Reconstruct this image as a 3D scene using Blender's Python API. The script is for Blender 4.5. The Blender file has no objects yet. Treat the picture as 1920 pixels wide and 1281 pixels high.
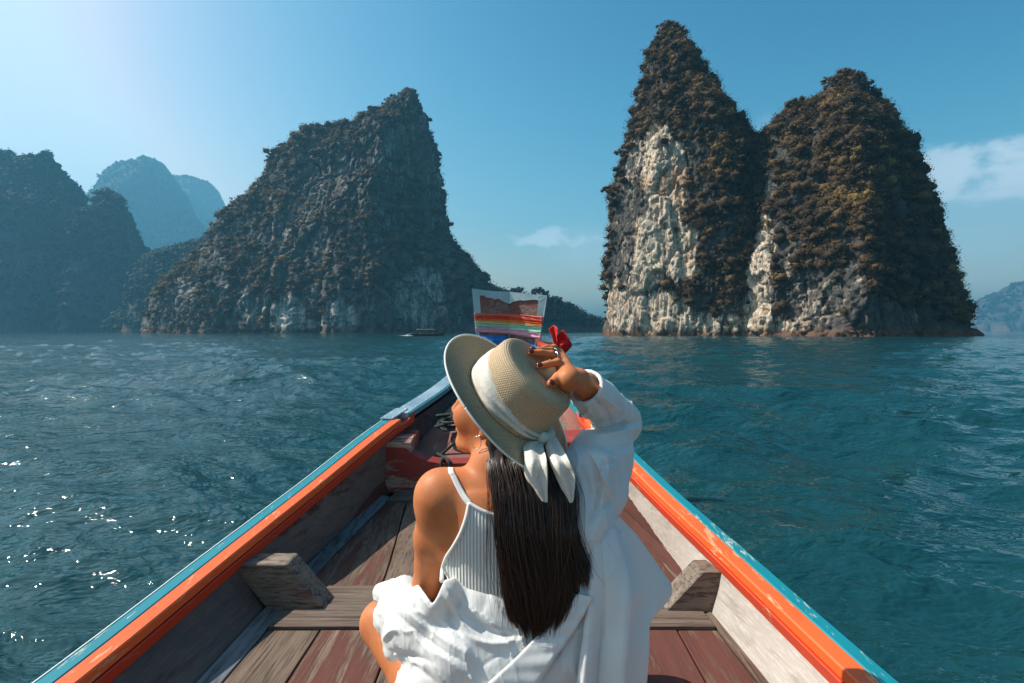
import bpy, bmesh, math, random
import numpy as np
from mathutils import Vector, Matrix

# ------------------------------------------------------------------ camera, world, sun, exposure
scn = bpy.context.scene
COL = scn.collection
F = 1067.0            # focal length in pixels of a 1920 px wide picture
CAMZ = 1.25           # eye height above the water
HZ = 621.0            # pixel row of the horizon
random.seed(7)
RNG = np.random.default_rng(7)

cam_d = bpy.data.cameras.new('camera')
cam = bpy.data.objects.new('camera', cam_d); COL.objects.link(cam)
cam_d.sensor_width = 36.0
cam_d.lens = 36.0 * F / 1920.0
cam_d.shift_y = -(640.5 - HZ) / 1920.0
cam_d.clip_start = 0.05; cam_d.clip_end = 30000
cam.location = (0, 0, CAMZ)
cam.rotation_euler = (math.radians(90), 0, 0)
scn.camera = cam

SUN_EL = math.radians(48)
SUN_AZ = math.radians(5)     # how far ahead of straight-left the sun stands
SUN = Vector((-math.cos(SUN_EL)*math.cos(SUN_AZ), math.cos(SUN_EL)*math.sin(SUN_AZ), math.sin(SUN_EL)))
sl = bpy.data.lights.new('sun', 'SUN'); sl.energy = 5.0; sl.angle = math.radians(0.55); sl.color = (1.0, 0.93, 0.82)
so = bpy.data.objects.new('sun', sl); COL.objects.link(so)
so.rotation_euler = (-SUN).to_track_quat('-Z', 'Y').to_euler()

def P(x, y, d):
    """the point at distance d ahead of the eye that the photograph shows at pixel x, y"""
    return Vector(((x-960.0)/F*d, d, CAMZ-(y-HZ)/F*d))

world = bpy.data.worlds.new('World'); scn.world = world; world.use_nodes = True
SKY_TINT = (0.110, 0.125, 0.107, 1); SKY_GAMMA = (3.4, 1.95, 1.65); SKY_GAIN = (160.0, 18.6, 14.0)
def build_world():
    nt = world.node_tree; N = nt.nodes; L = nt.links
    N.clear()
    out = N.new('ShaderNodeOutputWorld'); bg = N.new('ShaderNodeBackground')
    sky = N.new('ShaderNodeTexSky'); sky.sky_type = 'NISHITA'; sky.sun_disc = False
    sky.sun_elevation = SUN_EL; sky.sun_rotation = math.atan2(SUN.x, SUN.y) % (2*math.pi)
    sky.air_density = 1.2; sky.dust_density = 2.6; sky.ozone_density = 2.5; sky.altitude = 0
    tint = N.new('ShaderNodeMix'); tint.data_type = 'RGBA'; tint.blend_type = 'MULTIPLY'; tint.inputs['Factor'].default_value = 1
    tint.inputs['B'].default_value = SKY_TINT
    L.new(sky.outputs[0], tint.inputs['A'])
    sp = N.new('ShaderNodeSeparateColor'); L.new(tint.outputs['Result'], sp.inputs[0]); gam = N.new('ShaderNodeCombineColor')
    for i in range(3):
        p_ = N.new('ShaderNodeMath'); p_.operation = 'POWER'; L.new(sp.outputs[i], p_.inputs[0]); p_.inputs[1].default_value = SKY_GAMMA[i]
        g_ = N.new('ShaderNodeMath'); g_.operation = 'MULTIPLY'; L.new(p_.outputs[0], g_.inputs[0]); g_.inputs[1].default_value = SKY_GAIN[i]
        c_ = N.new('ShaderNodeMath'); c_.operation = 'MINIMUM'; L.new(g_.outputs[0], c_.inputs[0]); c_.inputs[1].default_value = (5.2, 6.2, 7.0)[i]
        L.new(c_.outputs[0], gam.inputs[i])
    tc = N.new('ShaderNodeTexCoord')
    cur = gam.outputs[0]
    def vm(op, a, b=None, val=None):
        n = N.new('ShaderNodeVectorMath'); n.operation = op; L.new(a, n.inputs[0])
        if b is not None: n.inputs[1].default_value = b
        return n
    def mth(op, a, b=0.0, c=None):
        n = N.new('ShaderNodeMath'); n.operation = op
        for i, v in enumerate((a, b, c)):
            if v is None: continue
            if hasattr(v, 'links'): L.new(v, n.inputs[i])
            else: n.inputs[i].default_value = v
        return n.outputs[0]
    def cloud(cur, px, py, wx, wy, scale, amount, col, lo=0.44, hi=0.72, seed=0.0):
        d = Vector(((px-960)/F, 1, (HZ-py)/F)).normalized()
        right = Vector((d.y, -d.x, 0)).normalized(); up = right.cross(d)
        def dot(v):
            n = N.new('ShaderNodeVectorMath'); n.operation = 'DOT_PRODUCT'
            L.new(tc.outputs['Generated'], n.inputs[0]); n.inputs[1].default_value = v
            return n.outputs['Value']
        u = mth('DIVIDE', dot(right), wx); v = mth('DIVIDE', dot(up), wy); f = dot(d)
        r = mth('POWER', mth('ADD', mth('MULTIPLY', u, u), mth('MULTIPLY', v, v)), 0.5)
        fall = N.new('ShaderNodeMapRange'); fall.interpolation_type = 'SMOOTHSTEP'
        fall.inputs['From Min'].default_value = 0.15; fall.inputs['From Max'].default_value = 1.0
        fall.inputs['To Min'].default_value = 1.0; fall.inputs['To Max'].default_value = 0.0
        L.new(r, fall.inputs['Value'])
        nz = N.new('ShaderNodeTexNoise'); nz.inputs['Scale'].default_value = scale; nz.inputs['Detail'].default_value = 7
        nz.inputs['Roughness'].default_value = 0.56
        mp = N.new('ShaderNodeMapping'); mp.inputs['Location'].default_value = (seed, seed*.7, 0); mp.inputs['Scale'].default_value = (1, 1, 1.7)
        L.new(tc.outputs['Generated'], mp.inputs['Vector']); L.new(mp.outputs[0], nz.inputs['Vector'])
        s = mth('MULTIPLY_ADD', fall.outputs[0], 0.34, nz.outputs['Fac'])
        mr = N.new('ShaderNodeMapRange'); mr.interpolation_type = 'SMOOTHSTEP'
        mr.inputs['From Min'].default_value = lo+.24; mr.inputs['From Max'].default_value = hi+.24
        L.new(s, mr.inputs['Value'])
        front = mth('GREATER_THAN', f, 0.0)
        a = mth('MULTIPLY', mth('MULTIPLY', mr.outputs[0], mth('POWER', fall.outputs[0], 0.5)), mth('MULTIPLY', front, amount))
        m = N.new('ShaderNodeMix'); m.data_type = 'RGBA'; L.new(a, m.inputs['Factor']); L.new(cur, m.inputs['A'])
        m.inputs['B'].default_value = (*col, 1)
        return m.outputs['Result']
    cc = (5.8, 6.5, 7.0)
    cur = cloud(cur, 1870, 322, 0.20, 0.085, 12, 0.85, cc, 0.42, 0.60, seed=3.6)
    cur = cloud(cur, 1840, 430, 0.25, 0.14, 4, 0.30, cc, 0.30, 0.75, seed=5.0)
    cur = cloud(cur, 1035, 448, 0.13, 0.04, 20, 0.6, cc, 0.47, 0.66, seed=1.3)
    cur = cloud(cur, 1100, 470, 0.15, 0.07, 6, 0.22, cc, 0.30, 0.75, seed=8.0)
    cur = cloud(cur, 1440, 235, 0.05, 0.03, 14, 0.22, cc, 0.3, 0.8, seed=2.0)
    L.new(cur, bg.inputs['Color']); bg.inputs['Strength'].default_value = 0.10
    L.new(bg.outputs[0], out.inputs['Surface'])
build_world()
scn.view_settings.view_transform = 'Standard'
scn.view_settings.look = 'None'
scn.view_settings.gamma = 1.0
scn.view_settings.exposure = 0.62
try: scn.view_settings.use_curve_mapping = False
except Exception: pass
scn.render.engine = 'CYCLES'
scn.cycles.use_denoising = True
scn.cycles.max_bounces = 7
scn.cycles.volume_bounces = 1
scn.cycles.transparent_max_bounces = 12
scn.cycles.caustics_reflective = False
scn.cycles.caustics_refractive = False
scn.cycles.sample_clamp_indirect = 6.0

# ------------------------------------------------------------------ small tools
def tag(o, label=None, cat=None, group=None, kind=None):
    if label: o['label'] = label
    if cat: o['category'] = cat
    if group: o['group'] = group
    if kind: o['kind'] = kind
    return o

def empty(name, loc=(0, 0, 0), **kw):
    o = bpy.data.objects.new(name, None); COL.objects.link(o)
    o.location = loc; o.empty_display_size = 0.1
    return tag(o, **kw)

def mesh_obj(name, V, Fc, mat=None, parent=None, smooth=True, uv=None, attrs=None, **kw):
    """V: Nx3 array in world space, Fc: list or MxK array of faces"""
    me = bpy.data.meshes.new(name)
    V = np.asarray(V, dtype=np.float32)
    if isinstance(Fc, np.ndarray):
        k = Fc.shape[1]
        me.vertices.add(len(V)); me.vertices.foreach_set('co', V.ravel())
        me.loops.add(Fc.size); me.loops.foreach_set('vertex_index', Fc.ravel().astype(np.int32))
        me.polygons.add(len(Fc)); me.polygons.foreach_set('loop_start', np.arange(0, Fc.size, k, dtype=np.int32))
        me.update(calc_edges=True)
    else:
        me.from_pydata(V.tolist(), [], Fc)
    if smooth: me.polygons.foreach_set('use_smooth', np.ones(len(me.polygons), dtype=bool))
    if attrs:
        for k, (typ, arr) in attrs.items():
            a = me.attributes.new(k, typ, 'POINT')
            arr = np.asarray(arr, dtype=np.float32)
            if typ == 'FLOAT': a.data.foreach_set('value', arr.ravel())
            else: a.data.foreach_set('vector', arr.ravel())
    if mat: me.materials.append(mat)
    o = bpy.data.objects.new(name, me); COL.objects.link(o)
    if parent is not None:
        o.parent = parent
        o.matrix_parent_inverse = parent_world(parent).inverted()
    return tag(o, **kw)

def parent_world(p):
    m = Matrix.Identity(4)
    while p is not None:
        m = Matrix.LocRotScale(p.location, p.rotation_euler, p.scale) if p.parent is None else p.matrix_parent_inverse @ Matrix.LocRotScale(p.location, p.rotation_euler, p.scale) @ Matrix.Identity(4)
        if p.parent is not None:
            m = parent_world(p.parent) @ m
        return m
    return m

def grid_faces(nu, nv, wrap_u=False, off=0):
    """index = i*nv + j ; u runs along i"""
    iu = np.arange(nu if wrap_u else nu-1); jv = np.arange(nv-1)
    I, J = np.meshgrid(iu, jv, indexing='ij'); I2 = (I+1) % nu
    return (np.stack([I*nv+J, I2*nv+J, I2*nv+J+1, I*nv+J+1], -1).reshape(-1, 4) + off).astype(np.int32)

# numpy gradient noise ------------------------------------------------
_perm = np.random.default_rng(11).permutation(256); _perm = np.concatenate([_perm, _perm, _perm])
_grad = np.random.default_rng(12).normal(size=(256, 3)); _grad /= np.linalg.norm(_grad, axis=1)[:, None]
_grad = _grad.astype(np.float32)
def perlin(p):
    p = np.asarray(p, dtype=np.float32)
    i = np.floor(p).astype(np.int64); f = p - i
    u = f*f*f*(f*(f*6-15)+10); i &= 255
    res = np.zeros(p.shape[:-1], np.float32)
    for dx in (0, 1):
        wx = u[..., 0] if dx else 1-u[..., 0]
        for dy in (0, 1):
            wy = u[..., 1] if dy else 1-u[..., 1]
            for dz in (0, 1):
                wz = u[..., 2] if dz else 1-u[..., 2]
                h = _perm[_perm[_perm[(i[..., 0]+dx) & 255]+((i[..., 1]+dy) & 255)]+((i[..., 2]+dz) & 255)]
                g = _grad[h]
                res += wx*wy*wz*(g[..., 0]*(f[..., 0]-dx)+g[..., 1]*(f[..., 1]-dy)+g[..., 2]*(f[..., 2]-dz))
    return res*1.5
def fbm(p, octv=4, lac=2.03, gain=0.5, ridged=False):
    p = np.asarray(p, np.float32); a = 1.0; s = 0; t = np.zeros(p.shape[:-1], np.float32)
    for k in range(octv):
        n = perlin(p + 17.3*k)
        if ridged: n = 1-2*np.abs(n)
        t += a*n; s += a; a *= gain; p = p*lac
    return t/s
def worley(p, seed=0):
    """distance to the nearest and second nearest jittered cell point, and a random number per cell"""
    p = np.asarray(p, np.float32); i = np.floor(p).astype(np.int64); f1 = np.full(p.shape[:-1], 9., np.float32); f2 = f1.copy(); idr = np.zeros_like(f1)
    jit = np.random.default_rng(99+seed).random((256, 4)).astype(np.float32)
    for dx in (-1, 0, 1):
        for dy in (-1, 0, 1):
            for dz in (-1, 0, 1):
                c = i+np.array([dx, dy, dz]); h = _perm[_perm[_perm[c[..., 0] & 255]+(c[..., 1] & 255)]+(c[..., 2] & 255)]
                j = jit[h]; d = np.sqrt((((c+j[..., :3])-p)**2).sum(-1))
                m = d < f1; f2 = np.where(m, f1, np.minimum(f2, d)); idr = np.where(m, j[..., 3], idr); f1 = np.where(m, d, f1)
    return f1, f2, idr
def smooth01(x, a, b):
    t = np.clip((x-a)/(b-a), 0, 1); return t*t*(3-2*t)
def catmull(pts, n):
    """n samples along a Catmull-Rom curve through pts (KxD)"""
    p = np.asarray(pts, float); k = len(p)
    t = np.linspace(0, k-1-1e-9, n); i = t.astype(int); f = (t-i)[:, None]
    g = lambda j: p[np.clip(j, 0, k-1)]
    p0 = np.where((i-1 < 0)[:, None], 2*p[0]-p[min(1, k-1)], g(i-1)); p1 = g(i); p2 = g(i+1)
    p3 = np.where((i+2 > k-1)[:, None], 2*p[-1]-p[-2], g(i+2))
    return 0.5*((2*p1)+(-p0+p2)*f+(2*p0-5*p1+4*p2-p3)*f**2+(-p0+3*p1-3*p2+p3)*f**3)

# node helpers -------------------------------------------------------
class NT:
    def __init__(self, name):
        self.m = bpy.data.materials.new(name); self.m.use_nodes = True
        self.N = self.m.node_tree.nodes; self.L = self.m.node_tree.links
        self.b = self.N['Principled BSDF']; self.out = self.N['Material Output']
        self.tc = self.N.new('ShaderNodeTexCoord')
    def set(self, inp, v):
        if hasattr(v, 'links'): self.L.new(v, inp)
        elif isinstance(v, (tuple, list)) and len(v) == 3 and inp.type == 'RGBA': inp.default_value = (*v, 1)
        else: inp.default_value = v
    def p(self, **kw):
        for k, v in kw.items(): self.set(self.b.inputs[k.replace('_', ' ')], v)
        return self
    def map(self, scale=(1, 1, 1), rot=(0, 0, 0), loc=(0, 0, 0), src=None):
        n = self.N.new('ShaderNodeMapping'); n.inputs['Scale'].default_value = scale
        n.inputs['Rotation'].default_value = rot; n.inputs['Location'].default_value = loc
        self.L.new(src or self.tc.outputs['Object'], n.inputs['Vector']); return n.outputs[0]
    def noise(self, vec, scale=5, detail=4, rough=0.5, dist=0.0):
        n = self.N.new('ShaderNodeTexNoise'); self.L.new(vec, n.inputs['Vector'])
        n.inputs['Scale'].default_value = scale; n.inputs['Detail'].default_value = detail
        n.inputs['Roughness'].default_value = rough; n.inputs['Distortion'].default_value = dist
        return n.outputs['Fac']
    def vor(self, vec, scale=5, feature='F1'):
        n = self.N.new('ShaderNodeTexVoronoi'); self.L.new(vec, n.inputs['Vector']); n.feature = feature
        n.inputs['Scale'].default_value = scale; return n.outputs['Distance']
    def wave(self, vec, scale=5, dist=0, detail=2, dirn='X', prof='SIN'):
        n = self.N.new('ShaderNodeTexWave'); self.L.new(vec, n.inputs['Vector']); n.bands_direction = dirn; n.wave_profile = prof
        n.inputs['Scale'].default_value = scale; n.inputs['Distortion'].default_value = dist; n.inputs['Detail'].default_value = detail
        return n.outputs['Fac']
    def mr(self, v, a, b, c=0.0, d=1.0, smooth=False):
        n = self.N.new('ShaderNodeMapRange'); self.L.new(v, n.inputs['Value'])
        if smooth: n.interpolation_type = 'SMOOTHSTEP'
        for k, x in zip(('From Min', 'From Max', 'To Min', 'To Max'), (a, b, c, d)): n.inputs[k].default_value = x
        return n.outputs[0]
    def mix(self, f, a, b, blend='MIX'):
        n = self.N.new('ShaderNodeMix'); n.data_type = 'RGBA'; n.blend_type = blend
        self.set(n.inputs['Factor'], f); self.set(n.inputs['A'], a); self.set(n.inputs['B'], b)
        return n.outputs['Result']
    def math(self, op, a, b=0.0, c=None):
        n = self.N.new('ShaderNodeMath'); n.operation = op
        for i, v in enumerate((a, b, c)):
            if v is not None: self.set(n.inputs[i], v)
        return n.outputs[0]
    def attr(self, name, out='Fac'):
        n = self.N.new('ShaderNodeAttribute'); n.attribute_name = name; return n.outputs[out]
    def sep(self, vec):
        n = self.N.new('ShaderNodeSeparateXYZ'); self.L.new(vec, n.inputs[0]); return n.outputs
    def ramp(self, v, stops):
        n = self.N.new('ShaderNodeValToRGB'); self.L.new(v, n.inputs[0]); e = n.color_ramp.elements
        while len(e) > 1: e.remove(e[-1])
        e[0].position = stops[0][0]; e[0].color = (*stops[0][1], 1)
        for q, c in stops[1:]:
            x = e.new(q); x.color = (*c, 1)
        return n.outputs[0]
    def bump(self, h, strength=0.5, dist=0.01, normal=None):
        n = self.N.new('ShaderNodeBump'); self.L.new(h, n.inputs['Height'])
        n.inputs['Strength'].default_value = strength; n.inputs['Distance'].default_value = dist
        if normal is not None: self.L.new(normal, n.inputs['Normal'])
        self.L.new(n.outputs[0], self.b.inputs['Normal']); return n.outputs[0]
# ------------------------------------------------------------------ water
def mat_water():
    t = NT('lake_water')
    t.p(Base_Color=(0.006, 0.043, 0.051), Roughness=0.06, IOR=1.33)
    v = t.map((0.85, 1.3, 1.0), (0, 0, 0.15))
    n1 = t.noise(v, 2.0, 4, 0.55, 0.4)
    n2 = t.noise(v, 9.0, 2, 0.5, 0.3)
    n3 = t.noise(v, 0.16, 4, 0.55)
    h = t.math("MULTIPLY_ADD", n2, 0.22, n1)
    t.bump(h, 1.0, 0.12)
    return t.m
WATER = mat_water()
def wave_height(X, Y):
    r = np.random.default_rng(5); h = np.zeros_like(X); dx = np.zeros_like(X); dy = np.zeros_like(X)
    n = 72
    lam = np.exp(np.linspace(math.log(0.22), math.log(5.0), n))
    # slow domain warp so that crests are broken and uneven
    q = np.stack([X*0.16, Y*0.16, np.full_like(X, 3.3)], -1)
    wx = perlin(q)*1.1; wy = perlin(q+9.1)*1.1
    amp_mod = 0.8+0.7*perlin(np.stack([X*0.09, Y*0.12, np.full_like(X, 7.1)], -1))
    for k in range(n):
        L_ = lam[k]; kk = 2*math.pi/L_
        th = math.radians(80) + r.normal(0, 0.55); c, s = math.cos(th), math.sin(th)
        a = 0.0072*L_**0.85*(0.6+0.8*r.random())
        ph = r.random()*6.283
        arg = kk*(c*(X+wx*0.5*min(1, L_))+s*(Y+wy*0.5*min(1, L_)))+ph
        h += a*np.sin(arg); q_ = 0.75*a*np.cos(arg); dx += c*q_; dy += s*q_
    return h*amp_mod, dx*amp_mod, dy*amp_mod
def build_water():
    # rings round the boat, close together near it and wider apart further out, to the horizon
    radii = [0.9]
    while radii[-1] < 200: radii.append(radii[-1]*1.0105)
    while radii[-1] < 14000: radii.append(radii[-1]*1.12)
    R_ = np.array(radii)
    A1 = np.radians(np.linspace(28, 152, 620)); A2 = np.radians(np.linspace(152, 388, 90))[1:-1]
    A = np.concatenate([A1, A2])
    RR, AA = np.meshgrid(R_, A, indexing='ij')
    X = RR*np.cos(AA); Y = RR*np.sin(AA)
    h, dx, dy = wave_height(X, Y)
    fade = 1-smooth01(RR, 50, 190)
    Z = h*fade; X2 = X+dx*fade; Y2 = Y+dy*fade
    V = np.stack([X2, Y2, Z], -1)
    nr, na = V.shape[:2]
    V = V.transpose(1, 0, 2).reshape(-1, 3)
    Fc = grid_faces(na, nr, wrap_u=True)[:, ::-1]
    # middle disc
    c = len(V); V = np.vstack([V, [[0, 0, 0.0]]])
    tri = [(c, i*nr, ((i+1) % na)*nr) for i in range(na)]
    quads = Fc
    me = bpy.data.meshes.new('lake_water')
    me.vertices.add(len(V)); me.vertices.foreach_set('co', V.astype(np.float32).ravel())
    loops = np.concatenate([quads.ravel(), np.array(tri, dtype=np.int32).ravel()])
    me.loops.add(len(loops)); me.loops.foreach_set('vertex_index', loops.astype(np.int32))
    me.polygons.add(len(quads)+len(tri))
    ls = np.concatenate([np.arange(len(quads))*4, len(quads)*4+np.arange(len(tri))*3]).astype(np.int32)
    me.polygons.foreach_set('loop_start', ls); me.update(calc_edges=True)
    me.polygons.foreach_set('use_smooth', np.ones(len(me.polygons), dtype=bool))
    me.materials.append(WATER)
    o = bpy.data.objects.new('lake_water', me); COL.objects.link(o)
    tag(o, 'rippled teal lake water stretching from the boat to the far cliffs', 'water', kind='structure')
build_water()

# ------------------------------------------------------------------ haze
def build_haze():
    m = bpy.data.materials.new('haze_air'); m.use_nodes = True
    N = m.node_tree.nodes; N.clear(); o = N.new('ShaderNodeOutputMaterial'); v = N.new('ShaderNodeVolumePrincipled')
    v.inputs['Color'].default_value = (0.20, 0.58, 0.84, 1); v.inputs['Density'].default_value = HAZE
    v.inputs['Anisotropy'].default_value = 0.25
    m.node_tree.links.new(v.outputs[0], o.inputs['Volume'])
    x0, x1, y0, y1, z0, z1 = -3800, 3800, -500, 3700, -1.0, 740
    V = [(x, y, z) for x in (x0, x1) for y in (y0, y1) for z in (z0, z1)]
    Fc = [(0, 1, 3, 2), (4, 6, 7, 5), (0, 4, 5, 1), (2, 3, 7, 6), (0, 2, 6, 4), (1, 5, 7, 3)]
    mesh_obj('haze', V, Fc, m, smooth=False, label='thin blue haze in the air over the whole lake', cat='haze', kind='stuff')
HAZE = 2.4e-4
build_haze()

# ------------------------------------------------------------------ rock and leaves
def mat_rock(name, pale=(0.76, 0.62, 0.47), dark=(0.055, 0.052, 0.052), sc=1.0, warm=(0.52, 0.28, 0.14)):
    t = NT(name)
    g = t.map((1/sc, 1/sc, 1/sc))
    streak = t.noise(t.map((0.55/sc, 0.55/sc, 0.045/sc)), 1.0, 8, 0.62, 0.6)
    blot = t.noise(g, 0.11, 6, 0.6)
    fine = t.noise(t.map((1.1/sc, 1.1/sc, 0.35/sc)), 1.0, 6, 0.65)
    w = t.attr('white')
    s = t.math('MULTIPLY_ADD', t.math('SUBTRACT', streak, 0.5), 1.5, w)
    s = t.math('MULTIPLY_ADD', t.math('SUBTRACT', blot, 0.5), 0.7, s)
    s = t.math('MULTIPLY_ADD', t.math('SUBTRACT', fine, 0.5), 0.6, s)
    f = t.mr(s, 0.30, 0.66, 0, 1, True)
    warmf = t.mr(t.noise(g, 0.055, 5, 0.6), 0.52, 0.66, 0, 0.8, True)
    palec = t.mix(warmf, pale, warm)
    cold = t.mr(t.noise(t.map((0.3/sc, 0.3/sc, 0.03/sc), loc=(5, 3, 1)), 1.0, 6, 0.6), 0.52, 0.74, 0, 0.6, True)
    palec = t.mix(cold, palec, (0.23, 0.24, 0.25))
    ck = t.noise(t.map((0.8/sc, 0.8/sc, 0.11/sc), loc=(9, 2, 4)), 1.0, 6, 0.6, 0.8); ck2 = t.noise(t.map((1.6/sc, 1.6/sc, 0.7/sc), loc=(3, 7, 1)), 1.0, 5, 0.6, 1.0)
    cl = t.math('MINIMUM', t.math('MULTIPLY', t.math('ABSOLUTE', t.math('SUBTRACT', ck, 0.5)), 22.0), t.math('MULTIPLY', t.math('ABSOLUTE', t.math('SUBTRACT', ck2, 0.5)), 34.0))
    cl = t.mr(cl, 0.0, 1.0, 0.75, 0, True)
    vs = t.noise(t.map((0.9/sc, 0.9/sc, 0.022/sc), loc=(4, 8, 2)), 1.0, 5, 0.6, 0.3); palec = t.mix(t.mr(vs, 0.56, 0.68, 0, 0.85, True), palec, (0.15, 0.14, 0.13))
    vo = t.noise(t.map((0.5/sc, 0.5/sc, 0.03/sc), loc=(1, 6, 5)), 1.0, 5, 0.6, 0.4); palec = t.mix(t.mr(vo, 0.55, 0.68, 0, 0.8, True), palec, warm)
    palec = t.mix(cl, palec, (0.09, 0.08, 0.072))
    darkc = t.mix(fine, dark, (0.13, 0.115, 0.10))
    c = t.mix(f, darkc, palec)
    z = t.sep(t.tc.outputs['Object'])[2]
    band = t.mr(t.math('MULTIPLY_ADD', fine, 2.0*sc, z), 1.6*sc, 3.6*sc, 1, 0, True)
    c = t.mix(t.math('MULTIPLY', band, 0.75), c, (0.16, 0.085, 0.05))
    t.p(Base_Color=c, Roughness=0.95, Specular_IOR_Level=0.1)
    hh = t.math('MULTIPLY_ADD', fine, 0.6, streak)
    t.bump(hh, 0.9, 1.1*sc)
    return t.m
def mat_leaf(name, stops):
    t = NT(name)
    c = t.ramp(t.attr('tint'), stops)
    t.p(Base_Color=c, Roughness=0.75, Specular_IOR_Level=0.15)
    tr = t.N.new('ShaderNodeBsdfTranslucent'); t.set(tr.inputs['Color'], c)
    mx = t.N.new('ShaderNodeMixShader'); mx.inputs[0].default_value = 0.25
    t.L.new(t.b.outputs[0], mx.inputs[1]); t.L.new(tr.outputs[0], mx.inputs[2]); t.L.new(mx.outputs[0], t.out.inputs['Surface'])
    return t.m
LEAF_WARM = mat_leaf('dry_foliage', [(0.0, (0.040, 0.030, 0.020)), (0.35, (0.080, 0.052, 0.028)), (0.60, (0.145, 0.088, 0.040)), (0.8, (0.20, 0.125, 0.045)), (1.0, (0.36, 0.23, 0.05))])
LEAF_DARK = mat_leaf('dark_foliage', [(0.0, (0.016, 0.020, 0.018)), (0.6, (0.035, 0.040, 0.030)), (1.0, (0.075, 0.070, 0.045))])
BARK = NT('bark').p(Base_Color=(0.10, 0.075, 0.055), Roughness=0.9).m

def leaf_clumps(centers, radii, tints, per, leaf, rng, normals=None, squash=0.75, core=True):
    """leaf-sized four-cornered faces spread through each clump; returns V, F, tint"""
    n = len(centers); tot = n*per
    c = np.repeat(centers, per, 0); r = np.repeat(radii, per)
    d = rng.normal(size=(tot, 3)); d /= np.linalg.norm(d, axis=1)[:, None]
    rad = 0.50+0.68*rng.random(tot)**1.3
    off = d*rad[:, None]*r[:, None]; off[:, 2] *= squash
    c = c+off
    n_ = d*1.1+np.array([0, 0, .35])+rng.normal(size=(tot, 3))*.42; n_ /= np.linalg.norm(n_, axis=1)[:, None]
    a = np.cross(n_, rng.normal(size=(tot, 3))); a /= np.linalg.norm(a, axis=1)[:, None]+1e-9; b = np.cross(n_, a)
    s = leaf*(0.6+0.8*rng.random(tot))*(0.6+0.4*r/np.mean(radii)); a *= s[:, None]; b *= s[:, None]*0.6
    V = np.stack([c-a, c-b*0.9, c+a, c+b], 1).reshape(-1, 3)
    Fc = np.arange(tot*4, dtype=np.int32).reshape(-1, 4)
    tn = np.clip(np.repeat(tints, per)+rng.normal(0, 0.075, tot), 0, 1); tt = np.repeat(tn, 4)
    if core:      # the dense inside of each bush
        g_ = (1+5**.5)/2; ico = np.array([(-1, g_, 0), (1, g_, 0), (-1, -g_, 0), (1, -g_, 0), (0, -1, g_), (0, 1, g_), (0, -1, -g_), (0, 1, -g_), (g_, 0, -1), (g_, 0, 1), (-g_, 0, -1), (-g_, 0, 1)])/1.902
        fi = np.array([(0, 11, 5), (0, 5, 1), (0, 1, 7), (0, 7, 10), (0, 10, 11), (1, 5, 9), (5, 11, 4), (11, 10, 2), (10, 7, 6), (7, 1, 8), (3, 9, 4), (3, 4, 2), (3, 2, 6), (3, 6, 8), (3, 8, 9), (4, 9, 5), (2, 4, 11), (6, 2, 10), (8, 6, 7), (9, 8, 1)])
        cv = centers[:, None, :]+ico[None]*(radii*.60)[:, None, None]*(1+rng.normal(0, .26, (n, 12, 1)))*np.array([1, 1, squash])
        fi4 = np.concatenate([fi, fi[:, 2:]], 1)
        # triangles written as quads with a midpoint, so that one array holds every face
        mid = (cv[:, fi[:, 2]]+cv[:, fi[:, 0]])/2
        cv2 = np.concatenate([cv, mid], 1); k_ = cv2.shape[1]
        f4 = np.stack([fi[:, 0], fi[:, 1], fi[:, 2], 12+np.arange(20)], 1)
        Fc = np.concatenate([Fc, (f4[None]+(np.arange(n)*k_)[:, None, None]+len(V)).reshape(-1, 4).astype(np.int32)])
        V = np.concatenate([V, cv2.reshape(-1, 3)]); tt = np.concatenate([tt, np.repeat(np.clip(tints-.05, 0, 1), k_)])
    return V, Fc, tt

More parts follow.
